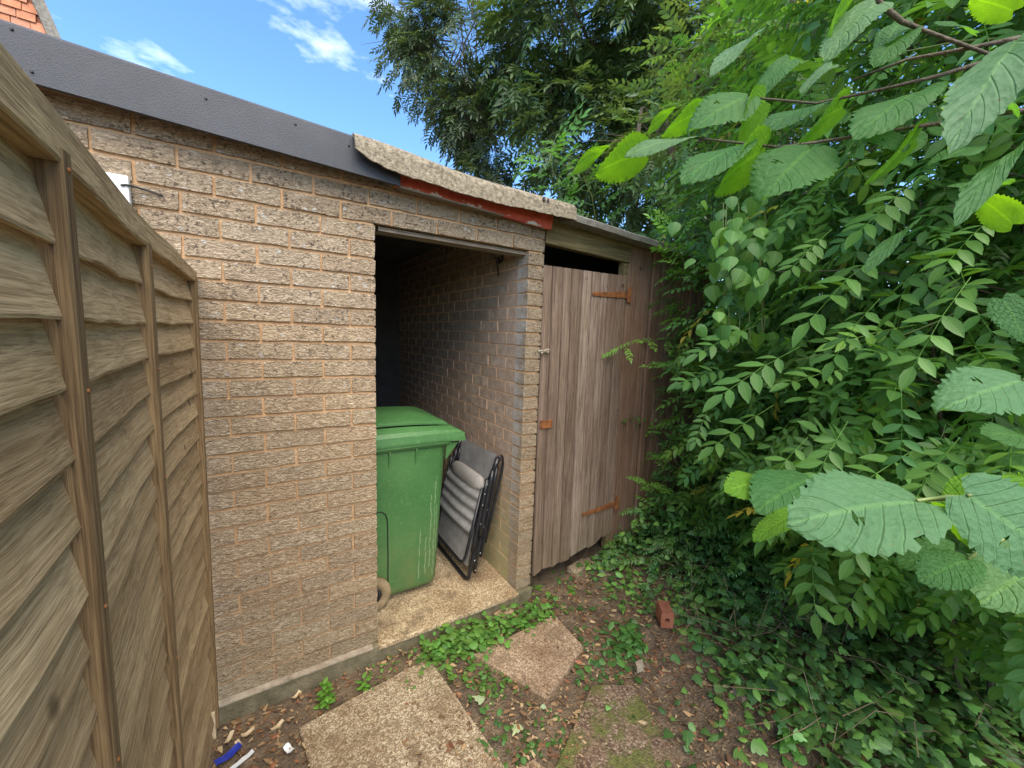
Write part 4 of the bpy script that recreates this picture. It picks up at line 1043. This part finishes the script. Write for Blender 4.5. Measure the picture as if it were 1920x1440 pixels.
spray('ash_shoot', [on_z(1265, 1010, .1), on_y(1240, 950, -.2), on_y(1225, 915, -.22), on_y(1215, 900, -.25)], 11, 'young ash shoot rising in front of the board foot', 4, .95, (.16, .34, .06))
spray('ash_shoot', [on_z(1290, 1010, .1), on_y(1290, 900, -.3), on_y(1265, 860, -.3), on_y(1290, 830, -.32)], 9, 'ash shoot rising beside the dark boards', 5, 1.05, (.13, .29, .055))
spray('elder_shoot', [at(1060, 400, 4.2), at(1045, 340, 4.1), at(1030, 300, 4.0), at(1040, 260, 4.0)], 14, 'pale fresh shoot standing up behind the cement roof edging', 6, 2.3, (.10, .25, .06))
spray('elder_shoot', [at(1120, 430, 4.2), at(1110, 370, 4.0), at(1090, 320, 3.9), at(1000, 290, 3.9)], 14, 'pale leafy shoot arching left over the roof', 7, 2.2, (.085, .21, .06))
ce = MB()
q = [on_y(1256, 930, -.014), on_y(1254, 850, -.012), on_y(1258, 780, -.012), on_y(1262, 715, -.012)]; ce.tube(q, [.005, .005, .004, .003], 6)
for (u, v, u2, v2) in ((1254, 860, 1272, 845), (1256, 820, 1276, 802), (1258, 770, 1270, 752), (1255, 830, 1243, 815), (1260, 745, 1272, 735)): ce.tube([on_y(u, v, -.012), on_y(u2, v2, -.02)], [.003, .0015], 5)
o = ce.build('dead_creeper', M['twig']); tag(o, 'bare dead creeper clinging to the dark boards', 'creeper')

# ---------------------------------------------------------------- hazel with large leaves
hz = thing('hazel_bush', (1.05, -2.25, gh(1.05, -2.25)), 'hazel with large crinkled serrated leaves hanging close on the right', 'shrub')
def hazel_arr(seed, asp=.86, nl=26, nw=5, wav=1.):
    r = random.Random(seed); V = []; U = []; T = []; ser = []
    for side in (-1, 1):
        pass
    cols = 2*nw+1
    for i in range(nl+1):
        t = i/nl
        wd = asp*.5*(math.sin(math.pi*min(1, t*.98+.02)**.72))**.62 if 0 < t < 1 else .0
        if i == 0: wd = asp*.13
        if i == nl: wd = .0
        for j in range(-nw, nw+1):
            s = j/nw; a = abs(s)
            sr = 1+ (.06 if (i % 2 == 0) else -.04)*(a > .99) + .02*r.uniform(-1, 1)*(a > .99)
            y = s*wd*sr; x = t - .02*(a > .99)*(i % 2)
            if t < .15: x -= .10*a*(1-t/.15)               # heart-shaped base
            if i == nl: x = 1.0; y = 0.+s*.004
            lat = math.sin((t-.30*a)*46)
            z = .006*lat*a*(1-a*.4)*wav - .24*(t-.25)**2 + .05*math.sin(t*5+seed)*s*(1 if seed % 2 else -1) + .10*a*a*wd*.6 - .10*a**3*wd + .022*n3(t*4, s*2, seed)
            V.append((x, y, z)); U.append((t, .5+.5*s))
    for i in range(nl):
        for j in range(cols-1):
            p = i*cols+j; T += [(p, p+cols, p+cols+1), (p, p+cols+1, p+1)]
    return np.array(V, float), np.array(T, int), np.array(U, float), np.ones(len(V))
HZ = [hazel_arr(s, a) for s, a in ((1, .86), (2, .8), (3, .92), (4, .42), (1, .86))]
def bitten(a, holes):
    V, T, U, C_ = a; keep = []
    for t in T:
        c_ = U[t].mean(0); keep.append(not any(((c_[0]-h[0])/h[2])**2+((c_[1]-h[1])/h[3])**2 < 1 for h in holes))
    return V, T[np.array(keep)], U, C_
HZ[4] = bitten(HZ[4], ((.55, .60, .045, .05), (.30, .97, .05, .05), (.82, .02, .03, .07)))
HZ[2] = bitten(HZ[2], ((.42, .3, .035, .05), (.62, .99, .05, .06)))
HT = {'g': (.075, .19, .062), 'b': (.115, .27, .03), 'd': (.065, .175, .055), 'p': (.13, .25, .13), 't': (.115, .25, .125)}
HME = {}
def hz_mesh(k, c_):
    if (k, c_) not in HME:
        a = HZ[k]; HME[(k, c_)] = mesh_arr('leaf', a[0], a[1], a[2], a[3][:, None]*np.array(HT[c_])[None], M['hazel'])
    return HME[(k, c_)]
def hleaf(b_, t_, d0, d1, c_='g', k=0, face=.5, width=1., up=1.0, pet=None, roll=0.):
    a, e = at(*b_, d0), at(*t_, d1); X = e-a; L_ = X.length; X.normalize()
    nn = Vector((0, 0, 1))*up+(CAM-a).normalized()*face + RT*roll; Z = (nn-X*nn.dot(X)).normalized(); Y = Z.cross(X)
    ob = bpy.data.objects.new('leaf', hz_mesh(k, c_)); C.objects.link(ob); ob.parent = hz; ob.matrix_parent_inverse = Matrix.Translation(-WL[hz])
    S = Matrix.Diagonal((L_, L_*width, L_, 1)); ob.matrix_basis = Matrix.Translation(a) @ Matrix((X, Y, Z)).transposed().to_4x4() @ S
    if pet:
        p = at(*pet[:2], pet[2]); mb = MB(); mb.tube([a+X*L_*.01, a.lerp(p, .5)+Vector((0, 0, .003)), p], [.0016, .0018, .0022], 6); mb.build('petiole', M['green_stem'], hz, smooth=True)
# lower right, very close to the lens
hleaf((1722, 938), (1490, 964), .385, .37, 't', 4, 1.6, .80, 1., (1830, 934, .42))
hleaf((1812, 928), (2040, 1080), .37, .34, 't', 2, 1.6, .95, 1., (1870, 925, .38))
hleaf((1816, 1048), (1728, 1082), .46, .45, 'g', 0, 1.5, .85, 1., (1880, 1010, .46))
hleaf((1790, 1030), (1690, 1050), .54, .53, 'd', 1, 1.2, .8, 1.)
hleaf((1945, 1062), (1846, 1120), .46, .44, 't', 1, 1.2, 1.1, .8, (2000, 1010, .47))
hleaf((1800, 940), (1905, 868), .44, .47, 'b', 1, -.3, .6, 1.)
hleaf((1745, 945), (1830, 1000), .46, .50, 'b', 1, .1, .5, 1.)
hleaf((1492, 962), (1412, 1002), .50, .48, 'b', 1, .35, .6, 1., (1530, 945, .5))
hleaf((1440, 902), (1362, 912), .62, .60, 'b', 0, .8, .9, 1.)
hleaf((1520, 895), (1420, 945), .60, .56, 'd', 0, .7, 1., 1.)
hleaf((1920, 712), (1774, 752), .50, .48, 't', 2, 1.5, .72, 1., (1990, 690, .52))
hleaf((1960, 830), (1850, 800), .62, .62, 'd', 0, .6, .9, 1.)
# upper sprays, seen against the light from below
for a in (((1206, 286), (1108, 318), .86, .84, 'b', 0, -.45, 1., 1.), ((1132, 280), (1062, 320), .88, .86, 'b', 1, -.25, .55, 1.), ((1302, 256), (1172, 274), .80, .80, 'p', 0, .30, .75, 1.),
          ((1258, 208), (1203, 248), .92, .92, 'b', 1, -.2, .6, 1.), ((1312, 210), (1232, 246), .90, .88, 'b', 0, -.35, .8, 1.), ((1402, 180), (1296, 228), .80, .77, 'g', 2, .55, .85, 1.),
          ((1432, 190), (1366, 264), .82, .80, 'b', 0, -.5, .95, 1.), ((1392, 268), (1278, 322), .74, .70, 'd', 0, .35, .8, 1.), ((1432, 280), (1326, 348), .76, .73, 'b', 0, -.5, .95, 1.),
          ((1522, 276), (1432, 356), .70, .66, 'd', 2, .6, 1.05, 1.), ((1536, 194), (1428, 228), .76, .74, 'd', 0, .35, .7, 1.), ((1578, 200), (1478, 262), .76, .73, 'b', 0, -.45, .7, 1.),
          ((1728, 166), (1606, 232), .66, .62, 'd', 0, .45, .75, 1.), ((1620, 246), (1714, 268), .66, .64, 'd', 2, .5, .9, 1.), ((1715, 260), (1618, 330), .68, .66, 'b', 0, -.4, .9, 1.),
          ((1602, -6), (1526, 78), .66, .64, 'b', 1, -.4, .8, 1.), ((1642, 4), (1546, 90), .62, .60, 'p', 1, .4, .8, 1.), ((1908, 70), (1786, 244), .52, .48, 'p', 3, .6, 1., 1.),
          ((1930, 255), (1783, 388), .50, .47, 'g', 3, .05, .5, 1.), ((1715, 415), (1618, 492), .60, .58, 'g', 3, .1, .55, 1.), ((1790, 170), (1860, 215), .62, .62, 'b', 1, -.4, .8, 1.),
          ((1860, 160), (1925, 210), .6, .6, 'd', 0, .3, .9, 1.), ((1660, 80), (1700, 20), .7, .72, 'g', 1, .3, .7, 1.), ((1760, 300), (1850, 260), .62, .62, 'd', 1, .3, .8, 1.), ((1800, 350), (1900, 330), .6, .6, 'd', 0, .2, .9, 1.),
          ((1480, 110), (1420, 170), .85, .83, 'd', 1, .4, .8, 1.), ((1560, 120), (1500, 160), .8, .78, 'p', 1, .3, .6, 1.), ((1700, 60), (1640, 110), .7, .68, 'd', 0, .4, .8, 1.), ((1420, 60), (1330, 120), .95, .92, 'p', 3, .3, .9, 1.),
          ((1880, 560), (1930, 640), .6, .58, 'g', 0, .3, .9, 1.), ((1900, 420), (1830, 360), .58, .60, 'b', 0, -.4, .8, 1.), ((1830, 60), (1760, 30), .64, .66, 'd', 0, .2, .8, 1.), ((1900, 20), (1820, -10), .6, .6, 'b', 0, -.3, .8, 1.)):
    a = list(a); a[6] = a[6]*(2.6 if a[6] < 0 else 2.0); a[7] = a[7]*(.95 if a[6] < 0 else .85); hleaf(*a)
for pts, r_ in (([(1965, 60, .66), (1820, 90, .68), (1700, 112, .74), (1600, 150, .8)], .0042), ([(1960, 80, .62), (1760, 142, .66), (1660, 166, .70), (1530, 194, .76), (1400, 182, .82), (1300, 212, .90)], .0036),
                ([(1960, 200, .60), (1700, 240, .66), (1550, 264, .70), (1460, 276, .74), (1300, 258, .80), (1205, 286, .86)], .0034), ([(1640, 0, .66), (1690, 40, .68), (1740, 60, .70), (1960, 140, .64)], .005),
                ([(2000, 1000, .48), (1900, 936, .44), (1830, 934, .42), (1742, 938, .40)], .0028), ([(2060, 900, .5), (1980, 690, .53), (1925, 700, .50)], .003), ([(2060, 1300, .7), (2060, 900, .6), (2000, 500, .6), (1965, 60, .66), (1900, -300, .8)], .010)):
    mb = MB(); P = [at(*p) for p in pts]; n_ = len(P); mb.tube(P, [r_*(1-.55*i/(n_-1)) for i in range(n_)], 7); mb.build('branch', M['bark'], hz, smooth=True)
mb = MB(); q = at(2060, 1300, .7); mb.tube([(1.05, -2.25, gh(1.05, -2.25)-.05), (.95, -2.2, .4), q], [.02, .016, .010], 7); mb.build('stem', M['bark'], hz, smooth=True)

# ---------------------------------------------------------------- trees behind the sheds
def tree(name, label, base, blobs, n, tint, size, lib, sparse=0., seed=1, trunk_r=.11, droop=.8, br=.03):
    r = random.Random(seed); root = thing(name, base, label, 'tree')
    c0 = sum((b[0]*b[2] for b in blobs), Vector())/sum(b[2] for b in blobs)
    B0 = Vector(base); mb = MB()
    pts = [B0, B0.lerp(c0, .35)+Vector((.1, .1, .2)), B0.lerp(c0, .75), c0+Vector((0, 0, .6))]
    mb.tube(pts, [trunk_r, trunk_r*.8, trunk_r*.5, trunk_r*.2], 9); mb.build('trunk', M['bark'], root, smooth=True)
    mb = MB()
    for (c_, rad, wt) in blobs:
        for k in range(6):
            s0 = c0.lerp(c_, r.uniform(.0, .6))+Vector((r.uniform(-.3, .3), r.uniform(-.3, .3), r.uniform(-.4, .1))); e = c_+Vector((r.uniform(-1, 1)*rad[0], r.uniform(-1, 1)*rad[1], r.uniform(-.8, .8)*rad[2]))*.85
            mb.tube([s0, s0.lerp(e, .5)+Vector((0, 0, .2)), e], [br, br*.5, br*.13], 6)
            for q in range(5):
                f = s0.lerp(e, r.uniform(.5, 1)); mb.tube([f, f+Vector((r.uniform(-.5, .5), r.uniform(-.5, .5), r.uniform(-.3, .3)))], [.005, .0015], 4)
    mb.build('branches', M['bark'], root)
    ms = Mass(); W = sum(b[2] for b in blobs)
    for (c_, rad, wt) in blobs:
        for k in range(int(n*wt/W)):
            v = Vector((r.gauss(0, 1), r.gauss(0, 1), r.gauss(0, 1))).normalized(); rr = r.random()**.45
            p = Vector((v.x*rad[0]*rr, v.y*rad[1]*rr, v.z*rad[2]*rr))+c_
            cl = n3(p.x*1.5, p.y*1.5, p.z*1.5)
            if cl < -.16+sparse: continue
            d = v*.8+Vector((r.uniform(-.6, .6), r.uniform(-.6, .6), -droop*r.uniform(.0, 1.1))); nn = Vector((r.uniform(-.5, .5), r.uniform(-.5, .5), 1))+v*.5
            kk = r.uniform(.7, 1.3); yy = r.uniform(-.1, .25); t_ = (tint[0]*kk*(1+yy), tint[1]*kk, tint[2]*kk)
            ms.put(lib[r.randrange(len(lib))], d, nn, p, size*r.uniform(.75, 1.2), t_)
    cr_ = ms.build('crown', M['leaf_far'], root); return root
tb = at(1180, 100, 5.6)
tree('ash_tree', 'tall dense ash tree rising behind the store roof', (tb.x+.2, tb.y+.4, -.1),
     [(at(1150, 60, 5.4), (1.35, 1.2, 1.6), 3.), (at(1320, 60, 5.2), (1.4, 1.2, 1.9), 3.), (at(1080, 260, 5.6), (.9, .9, .95), 1.6), (at(1280, 330, 5.2), (1.3, 1.0, .9), 2.2), (at(1010, 80, 5.5), (.75, .8, 1.3), 1.4), (at(1500, 200, 5.5), (1.6, 1.2, 2.4), 2.4), (at(1150, -260, 5.6), (1.6, 1.2, 1.4), 1.6)],
     9000, (.078, .155, .064), 1.5, FR_FAR, seed=3, droop=.35)
tl = at(960, 120, 6.4)
tree('ash_tree', 'thin-crowned ash tree standing open against the blue sky', (tl.x+.5, tl.y+.6, -.1),
     [(at(880, 90, 6.0), (.75, .7, 1.15), 2.2), (at(800, 100, 6.0), (.62, .5, .85), 1.), (at(775, 20, 6.0), (.5, .5, .45), .9), (at(875, 220, 6.0), (.5, .5, .55), 1.), (at(925, 290, 6.0), (.28, .3, .5), .55), (at(890, 330, 6.), (.22, .3, .25), .3), (at(900, -150, 6.0), (.8, .7, .7), .9)],
     3400, (.075, .125, .058), 1.05, FR_FAR, sparse=.0, seed=8, trunk_r=.04, droop=.5, br=.012)
tm = at(1260, 230, 3.6)
tree('elder_bush', 'sunny pale-leaved bush between the ash tree and the hazel leaves', (tm.x+.4, tm.y-.1, -.05),
     [(at(1240, 240, 3.7), (.50, .5, .32), 1.4), (at(1330, 130, 3.3), (.5, .5, .55), 1.6), (at(1350, 260, 3.0), (.45, .5, .45), 1.2), (at(1440, 60, 3.0), (.6, .5, .5), 1.2)],
     950, (.12, .235, .09), 1.0, FR, seed=5, trunk_r=.04, droop=.3)

# ---------------------------------------------------------------- house gable beyond the shed
def mat_tiles():
    m, t, b, o = new_mat('orange_hung_tile'); g = N(t); v = g.co((1, 1, 1), 12)
    c = g.ramp(g.noise(v, 9, 5, .65), [(.3, (.33, .10, .04)), (.7, (.62, .26, .13))])
    c = g.mix(g.math('MULTIPLY', g.rand(), .6), c, (.50, .24, .16))
    g.set(b.inputs['Base Color'], c); b.inputs['Roughness'].default_value = .85; g.set(b.inputs['Normal'], g.bump(g.noise(v, 40, 4), .5, .01)); return m
M['tile'] = mat_tiles()
hs = thing('house', (-5.0, 8.5, -.1), 'house gable hung with orange tiles above the left end of the shed roof', 'house')
c1, c2 = on_y(72, -10, 6.0), on_y(107, 70, 6.0)
sl = (c2.x-c1.x)/(c2.z-c1.z)
def ex(z): return c1.x-.06+sl*(z-c1.z)
mb = MB(); zt = 8.2
prof = [(-8.0, -.1), (ex(2.6), -.1), (ex(2.6), 2.6), (ex(zt), zt), (-6.2, zt+.6), (-8.0, 6.0)]
mb.ring_loft([[(x, 6.05, z) for x, z in prof], [(x-1.9, 12., z) for x, z in prof]]); mb.build('wall', M['terracotta'], hs)
TM = []
for s in range(4):
    q = MB(); q.hexa([(0, -.035+.004*s/3, 0), (.158, -.032, 0), (.158, -.020, 0), (0, -.020, 0), (0, -.014, .11), (.158, -.014, .11), (.158, -.004, .11), (0, -.004, .11)]); TM.append(q.mesh('tile', M['tile']))
tw = MB().box(-7.9, ex(4.0)-.2, 6.035, 6.048, 4.0, 4.04).build('tile_batten', M['dark'], hs)
z = 4.55; row = 0
while z < 6.4:
    x = ex(z)-.168-(.08 if row % 2 else 0)
    while x > -4.1:
        inst('tile', TM[random.randrange(4)], (x, 6.048+random.uniform(-.003, .003), z), tw, (0, random.uniform(-.02, .02), 0)); x -= .165
    z += .1; row += 1
mb = MB(); mb.hexa([(ex(2.6)-.02, 5.97, 2.6), (ex(2.6)+.10, 5.97, 2.6), (ex(2.6)-.0, 6.3, 2.6), (ex(2.6)-.12, 6.3, 2.6), (ex(zt)-.02, 5.97, zt), (ex(zt)+.10, 5.97, zt), (ex(zt)-.0, 6.3, zt), (ex(zt)-.12, 6.3, zt)])
mb.build('bargeboard', M['edge'], hs)

# ---------------------------------------------------------------- weeds, ivy, leaf litter
def weed(name, u, v, z, n, size, h, base, label, lib=OVAL, cat='weed', seed=1):
    r = random.Random(seed); p = on_z(u, v, z); p.z = gh(p.x, p.y); root = thing(name, p, label, cat); mb = MB()
    for k in range(n):
        a = k*2.4+r.uniform(-.3, .3); t = (k+1)/n; hh = h*t*r.uniform(.8, 1.1); o = p+Vector((r.uniform(-.012, .012)*t, r.uniform(-.012, .012)*t, hh))
        d = Vector((math.cos(a), math.sin(a), r.uniform(-.1, .6))); X = d.normalized(); Z = Vector((0, 0, 1)); Z = (Z-X*Z.dot(X)).normalized(); Y = Z.cross(X)
        kk = r.uniform(.8, 1.25); me = mesh_arr('leaf', lib[0], lib[1], lib[2], lib[3][:, None]*np.array(base)[None]*kk, M['weed'])
        ob = bpy.data.objects.new('leaf', me); C.objects.link(ob); ob.parent = root; ob.matrix_parent_inverse = Matrix.Translation(-WL[root])
        ob.matrix_basis = Matrix.Translation(o) @ Matrix((X, Y, Z)).transposed().to_4x4() @ Matrix.Scale(size*r.uniform(.7, 1.2)*(1.15-.5*t), 4)
    if h > .02: mb.tube([p-Vector((0, 0, .01)), p+Vector((.004, 0, h*.5)), p+Vector((0, .004, h))], [.003, .0025, .0015], 5); mb.build('stem', M['green_stem'], root)
    return root
WG = (.13, .30, .045)
weed('leafy_weed', 610, 1322, -.09, 34, .042, .135, WG, 'bright leafy weed growing up the foot of the brick wall', seed=2)
weed('leafy_weed', 683, 1290, -.09, 14, .036, .06, WG, 'small weed between the brick wall and the tan slab', seed=3)
weed('leafy_weed', 1180, 1190, -.03, 22, .075, .05, (.085, .22, .05), 'broad-leaved weed between the pinkish slab and the loose brick', seed=4)
weed('leafy_weed', 1478, 1395, -.0, 16, .060, .09, (.10, .26, .05), 'fresh green rosette among the cut grass at the bottom', seed=5)
weed('leafy_weed', 1010, 1100, -.05, 8, .035, .03, WG, 'tiny weed at the foot of the brick pier', seed=6)
weed('leafy_weed', 1072, 1105, -.03, 10, .035, .04, WG, 'tiny weed in front of the plank door', seed=7)
PAL = [palmate(s) for s in range(3)]
for k, (u, v, dp, s_, lab_) in enumerate(((1570, 1085, 1.15, 1.7, 'dark glossy five-fingered leaf cluster below the big hazel leaf'), (1772, 1192, 1.0, 1.9, 'dark hand-shaped leaf cluster below the right-hand hazel leaves'), (1445, 1055, 1.5, 1.5, 'light green five-fingered leaf cluster left of the dead twigs'), (1335, 1075, 1.7, 1.3, 'dark five-fingered leaf cluster above the loose brick'))):
    p = on_z(u, v, .12); p.z = gh(p.x, p.y)+.07; root = thing('creeper_plant', (p.x, p.y, gh(p.x, p.y)), lab_, 'plant')
    mb = MB(); mb.tube([(p.x, p.y, gh(p.x, p.y)-.02), p], .0025, 5); mb.build('stem', M['green_stem'], root)
    for j in range(2):
        a = PAL[(k+j) % 3]; ti = np.array([(.03, .075, .04), (.035, .09, .04), (.08, .22, .05), (.045, .12, .045)][k]); me = mesh_arr('leaf', a[0]*s_, a[1], a[2], a[3][:, None]*ti[None], M['ivy'])
        ob = bpy.data.objects.new('leaf', me); C.objects.link(ob); ob.parent = root; ob.matrix_parent_inverse = Matrix.Translation(-WL[root])
        d = Vector((-.5+j, -.5, -.15)).normalized(); Z = Vector((0, -.2, 1))+(CAM-p).normalized()*.6; Z = (Z-d*Z.dot(d)).normalized(); Y = Z.cross(d)
        ob.matrix_basis = Matrix.Translation(p) @ Matrix((d, Y, Z)).transposed().to_4x4()
# weeds along the step: one mass
ms = Mass()
def scatter_px(n, poly_fn, arr, mat_tint, s0, s1, z=-.08, up=.0, flat=1.):
    for _ in range(n):
        u, v = poly_fn(); p = on_z(u, v, z); h = gh(p.x, p.y); a = random.uniform(0, 6.283)
        d = (math.cos(a), math.sin(a), random.uniform(-.1, .7)*(1-flat)+random.uniform(-.1, .15)); nn = np.array([0, 0, 1.])+rv(.45)
        ms.put(random.choice(arr), d, nn, (p.x, p.y, max(h, z-.03)+random.uniform(.004, .03+up)), random.uniform(s0, s1), g_tint(mat_tint, .35))
def band():
    t = random.random(); u = 800+230*t+random.gauss(0, 14); v = 1232-92*t+random.gauss(0, 14)+8; return u, v
scatter_px(560, band, [OVAL, ROUND], (.115, .26, .05), .012, .040, up=.04, flat=.3)
scatter_px(150, lambda: (random.gauss(870, 40), random.gauss(1205, 28)), [OVAL, ROUND], (.13, .28, .055), .022, .052, up=.05, flat=.3)
scatter_px(120, lambda: (random.gauss(930, 30), random.gauss(1275, 22)), [OVAL], (.10, .22, .045), .012, .035)
scatter_px(130, lambda: (random.uniform(690, 900), random.uniform(1225, 1300)), [OVAL], (.12, .24, .05), .008, .025)
scatter_px(110, lambda: (random.uniform(1080, 1200), random.uniform(1180, 1290)), [OVAL, ROUND], (.075, .18, .045), .014, .04)
scatter_px(70, lambda: (random.gauss(1180, 16), random.gauss(1225, 14)), [OVAL, ROUND], (.085, .21, .05), .025, .05, up=.03)
scatter_px(70, lambda: (random.uniform(900, 1060), random.uniform(1330, 1440)), [OVAL, ROUND], (.08, .18, .045), .012, .035)
scatter_px(60, lambda: (random.uniform(1030, 1180), random.uniform(1080, 1160)), [OVAL, ROUND], (.085, .2, .045), .012, .035)
o = ms.build('low_weeds', M['weed']); tag(o, 'low green weeds spreading along the doorstep and between the slabs', 'weeds', kind='stuff')
# ivy over the bank floor
ms = Mass()
cnt = 0
for k in range(17000):
    x = random.uniform(.75, 3.4); y = random.uniform(-2.3, .0)
    edge = 1.50 - .50*sstep(-.55, -1.4, y) + .14*n3(x*3, y*3)
    f = (x-edge)
    if f < 0 and random.random() > math.exp(f/.12)*.6: continue
    if n3(x*2.3, y*2.3, 4.4) < -.25 and random.random() < .8: continue
    h = gh(x, y); a = random.uniform(0, 6.283); up_ = random.random()**2*(.16 if f > .15 else .05)
    ar = IVY if random.random() < .6 else (OVAL if random.random() < .5 else ROUND)
    dist = (Vector((x, y, h))-CAM).length
    ms.put(ar, (math.cos(a), math.sin(a), random.uniform(-.35, .25)), np.array([-.25, 0, 1.])+rv(.5), (x, y, h+.006+up_), random.uniform(.022, .058), g_tint((.085, .19, .055) if random.random() < .6 else (.135, .28, .06), .45)); cnt += 1
for k in range(2600):                                     # taller growth where the bank meets the boards
    x = random.uniform(1.25, 2.5); y = random.uniform(-1.15, -.05)
    f = sstep(1.35, 2.1, x+.55*(-y-.3)*-.4+.25*n3(x*3, y*3, 8.)); h = gh(x, y)
    if random.random() > f: continue
    z = h+.02+random.random()*.55*f
    a = random.uniform(0, 6.283); lib_ = random.choice([OVAL, HEART, IVY, None, None])
    d = (math.cos(a)-.4, math.sin(a)-.2, random.uniform(-.7, .1)); nn = np.array([-.5, -.3, 1.])+rv(.45)
    t_ = g_tint((.085, .20, .048) if random.random() < .6 else (.14, .30, .055), .35)
    if lib_ is None: ms.put(random.choice(FR_S), d, nn, (x, y, z), random.uniform(.5, .95), t_)
    else: ms.put(lib_, d, nn, (x, y, z), random.uniform(.022, .05), t_)
o = ms.build('ivy', M['ivy']); tag(o, 'ivy and mixed ground cover over the bank under the shrubs', 'ivy', kind='stuff')
# dead leaves and chips on the soil
ms = Mass()
for k in range(13000):
    x = random.uniform(-.66, 2.4); y = random.uniform(-1.7, .0)
    if x < .95 and y > -.03: continue
    onsl = any(False for _ in ())
    h = gh(x, y); u, v, z_ = pix((x, y, h))
    a = random.uniform(0, 6.283); s_ = random.uniform(.006, .026) if random.random() < .85 else random.uniform(.02, .045)
    if (535 < u < 960 and v > 1240 + (900-u)*.0 and random.random() < .45): continue
    if ((u-990)**2/95**2+(v-1225)**2/70**2 < 1) and random.random() < .5: continue
    tn = random.choice([(.20, .12, .065), (.30, .20, .11), (.13, .075, .045), (.36, .27, .16), (.24, .11, .06)])
    ms.put(CHIP, (math.cos(a), math.sin(a), random.uniform(-.2, .2)), np.array([0, 0, 1.])+rv(.5), (x, y, h+.004+(.02 if 535 < u < 1100 and v > 1150 else .006)*random.random()), s_, g_tint(tn, .3, .05))
o = ms.build('leaf_litter', M['litter']); tag(o, 'dry brown leaf litter and bark chips on the soil', 'leaf litter', kind='stuff')
mb = MB()
for k in range(420):
    if k < 150: x, y = random.uniform(-.6, 1.6), random.uniform(-1.5, -.08)
    else: x, y = random.uniform(1.3, 2.9), random.uniform(-2., -.3)
    h = gh(x, y)+.006; a = random.uniform(0, 6.283); l = random.uniform(.03, .12) if k < 150 else random.uniform(.06, .35); zz = 0 if k < 150 else random.random()**2*.25
    c_, s_ = math.cos(a), math.sin(a); mb.tube([(x, y, h+zz), (x+c_*l*.5-.1*l*s_, y+s_*l*.5+.1*l*c_, h+zz+random.uniform(0, .012)+zz*.2), (x+c_*l, y+s_*l, max(gh(x+c_*l, y+s_*l)+.004, h+zz*random.random()))], [.0016, .0014, .0008], 4, cap=False)
for k in range(520):
    p = on_z(random.uniform(1440, 1860), random.uniform(1040, 1180), .16); x, y = p.x, p.y; h = gh(x, y)+.03; a = random.uniform(0, 6.283); l = random.uniform(.06, .26); zz = random.random()*.14; c_, s_ = math.cos(a), math.sin(a)
    mb.tube([(x, y, h+zz), (x+c_*l*.5-.12*l*s_, y+s_*l*.5+.12*l*c_, h+zz+random.uniform(-.01, .03)), (x+c_*l, y+s_*l, h+max(0, zz+random.uniform(-.06, .05)))], [.0018, .0015, .0008], 4, cap=False)
o = mb.build('fallen_twigs', M['twig']); tag(o, 'dry twigs and stalks strewn over the soil and bank', 'twigs', kind='stuff')
for k, (u, v, s_, z_, lab_) in enumerate(((905, 1318, .055, -.08, 'large pale fallen leaf below the pinkish slab'), (972, 1368, .05, -.08, 'pale green star-shaped fallen leaf nearest the bottom edge'), (1016, 1328, .028, -.08, 'small pale fallen leaf at the lower tip of the pinkish slab'))):
    p = on_z(u, v, z_); a = IVY; me = mesh_arr('fallen_leaf', a[0]*s_, a[1], a[2], a[3][:, None]*np.array((.34, .42, .24))[None], M['pale'])
    ob = bpy.data.objects.new('fallen_leaf', me); ob.location = (p.x, p.y, gh(p.x, p.y)+.022); ob.rotation_euler = (.12, -.1, 2.2+k*1.4); C.objects.link(ob); tag(ob, lab_, 'leaf')
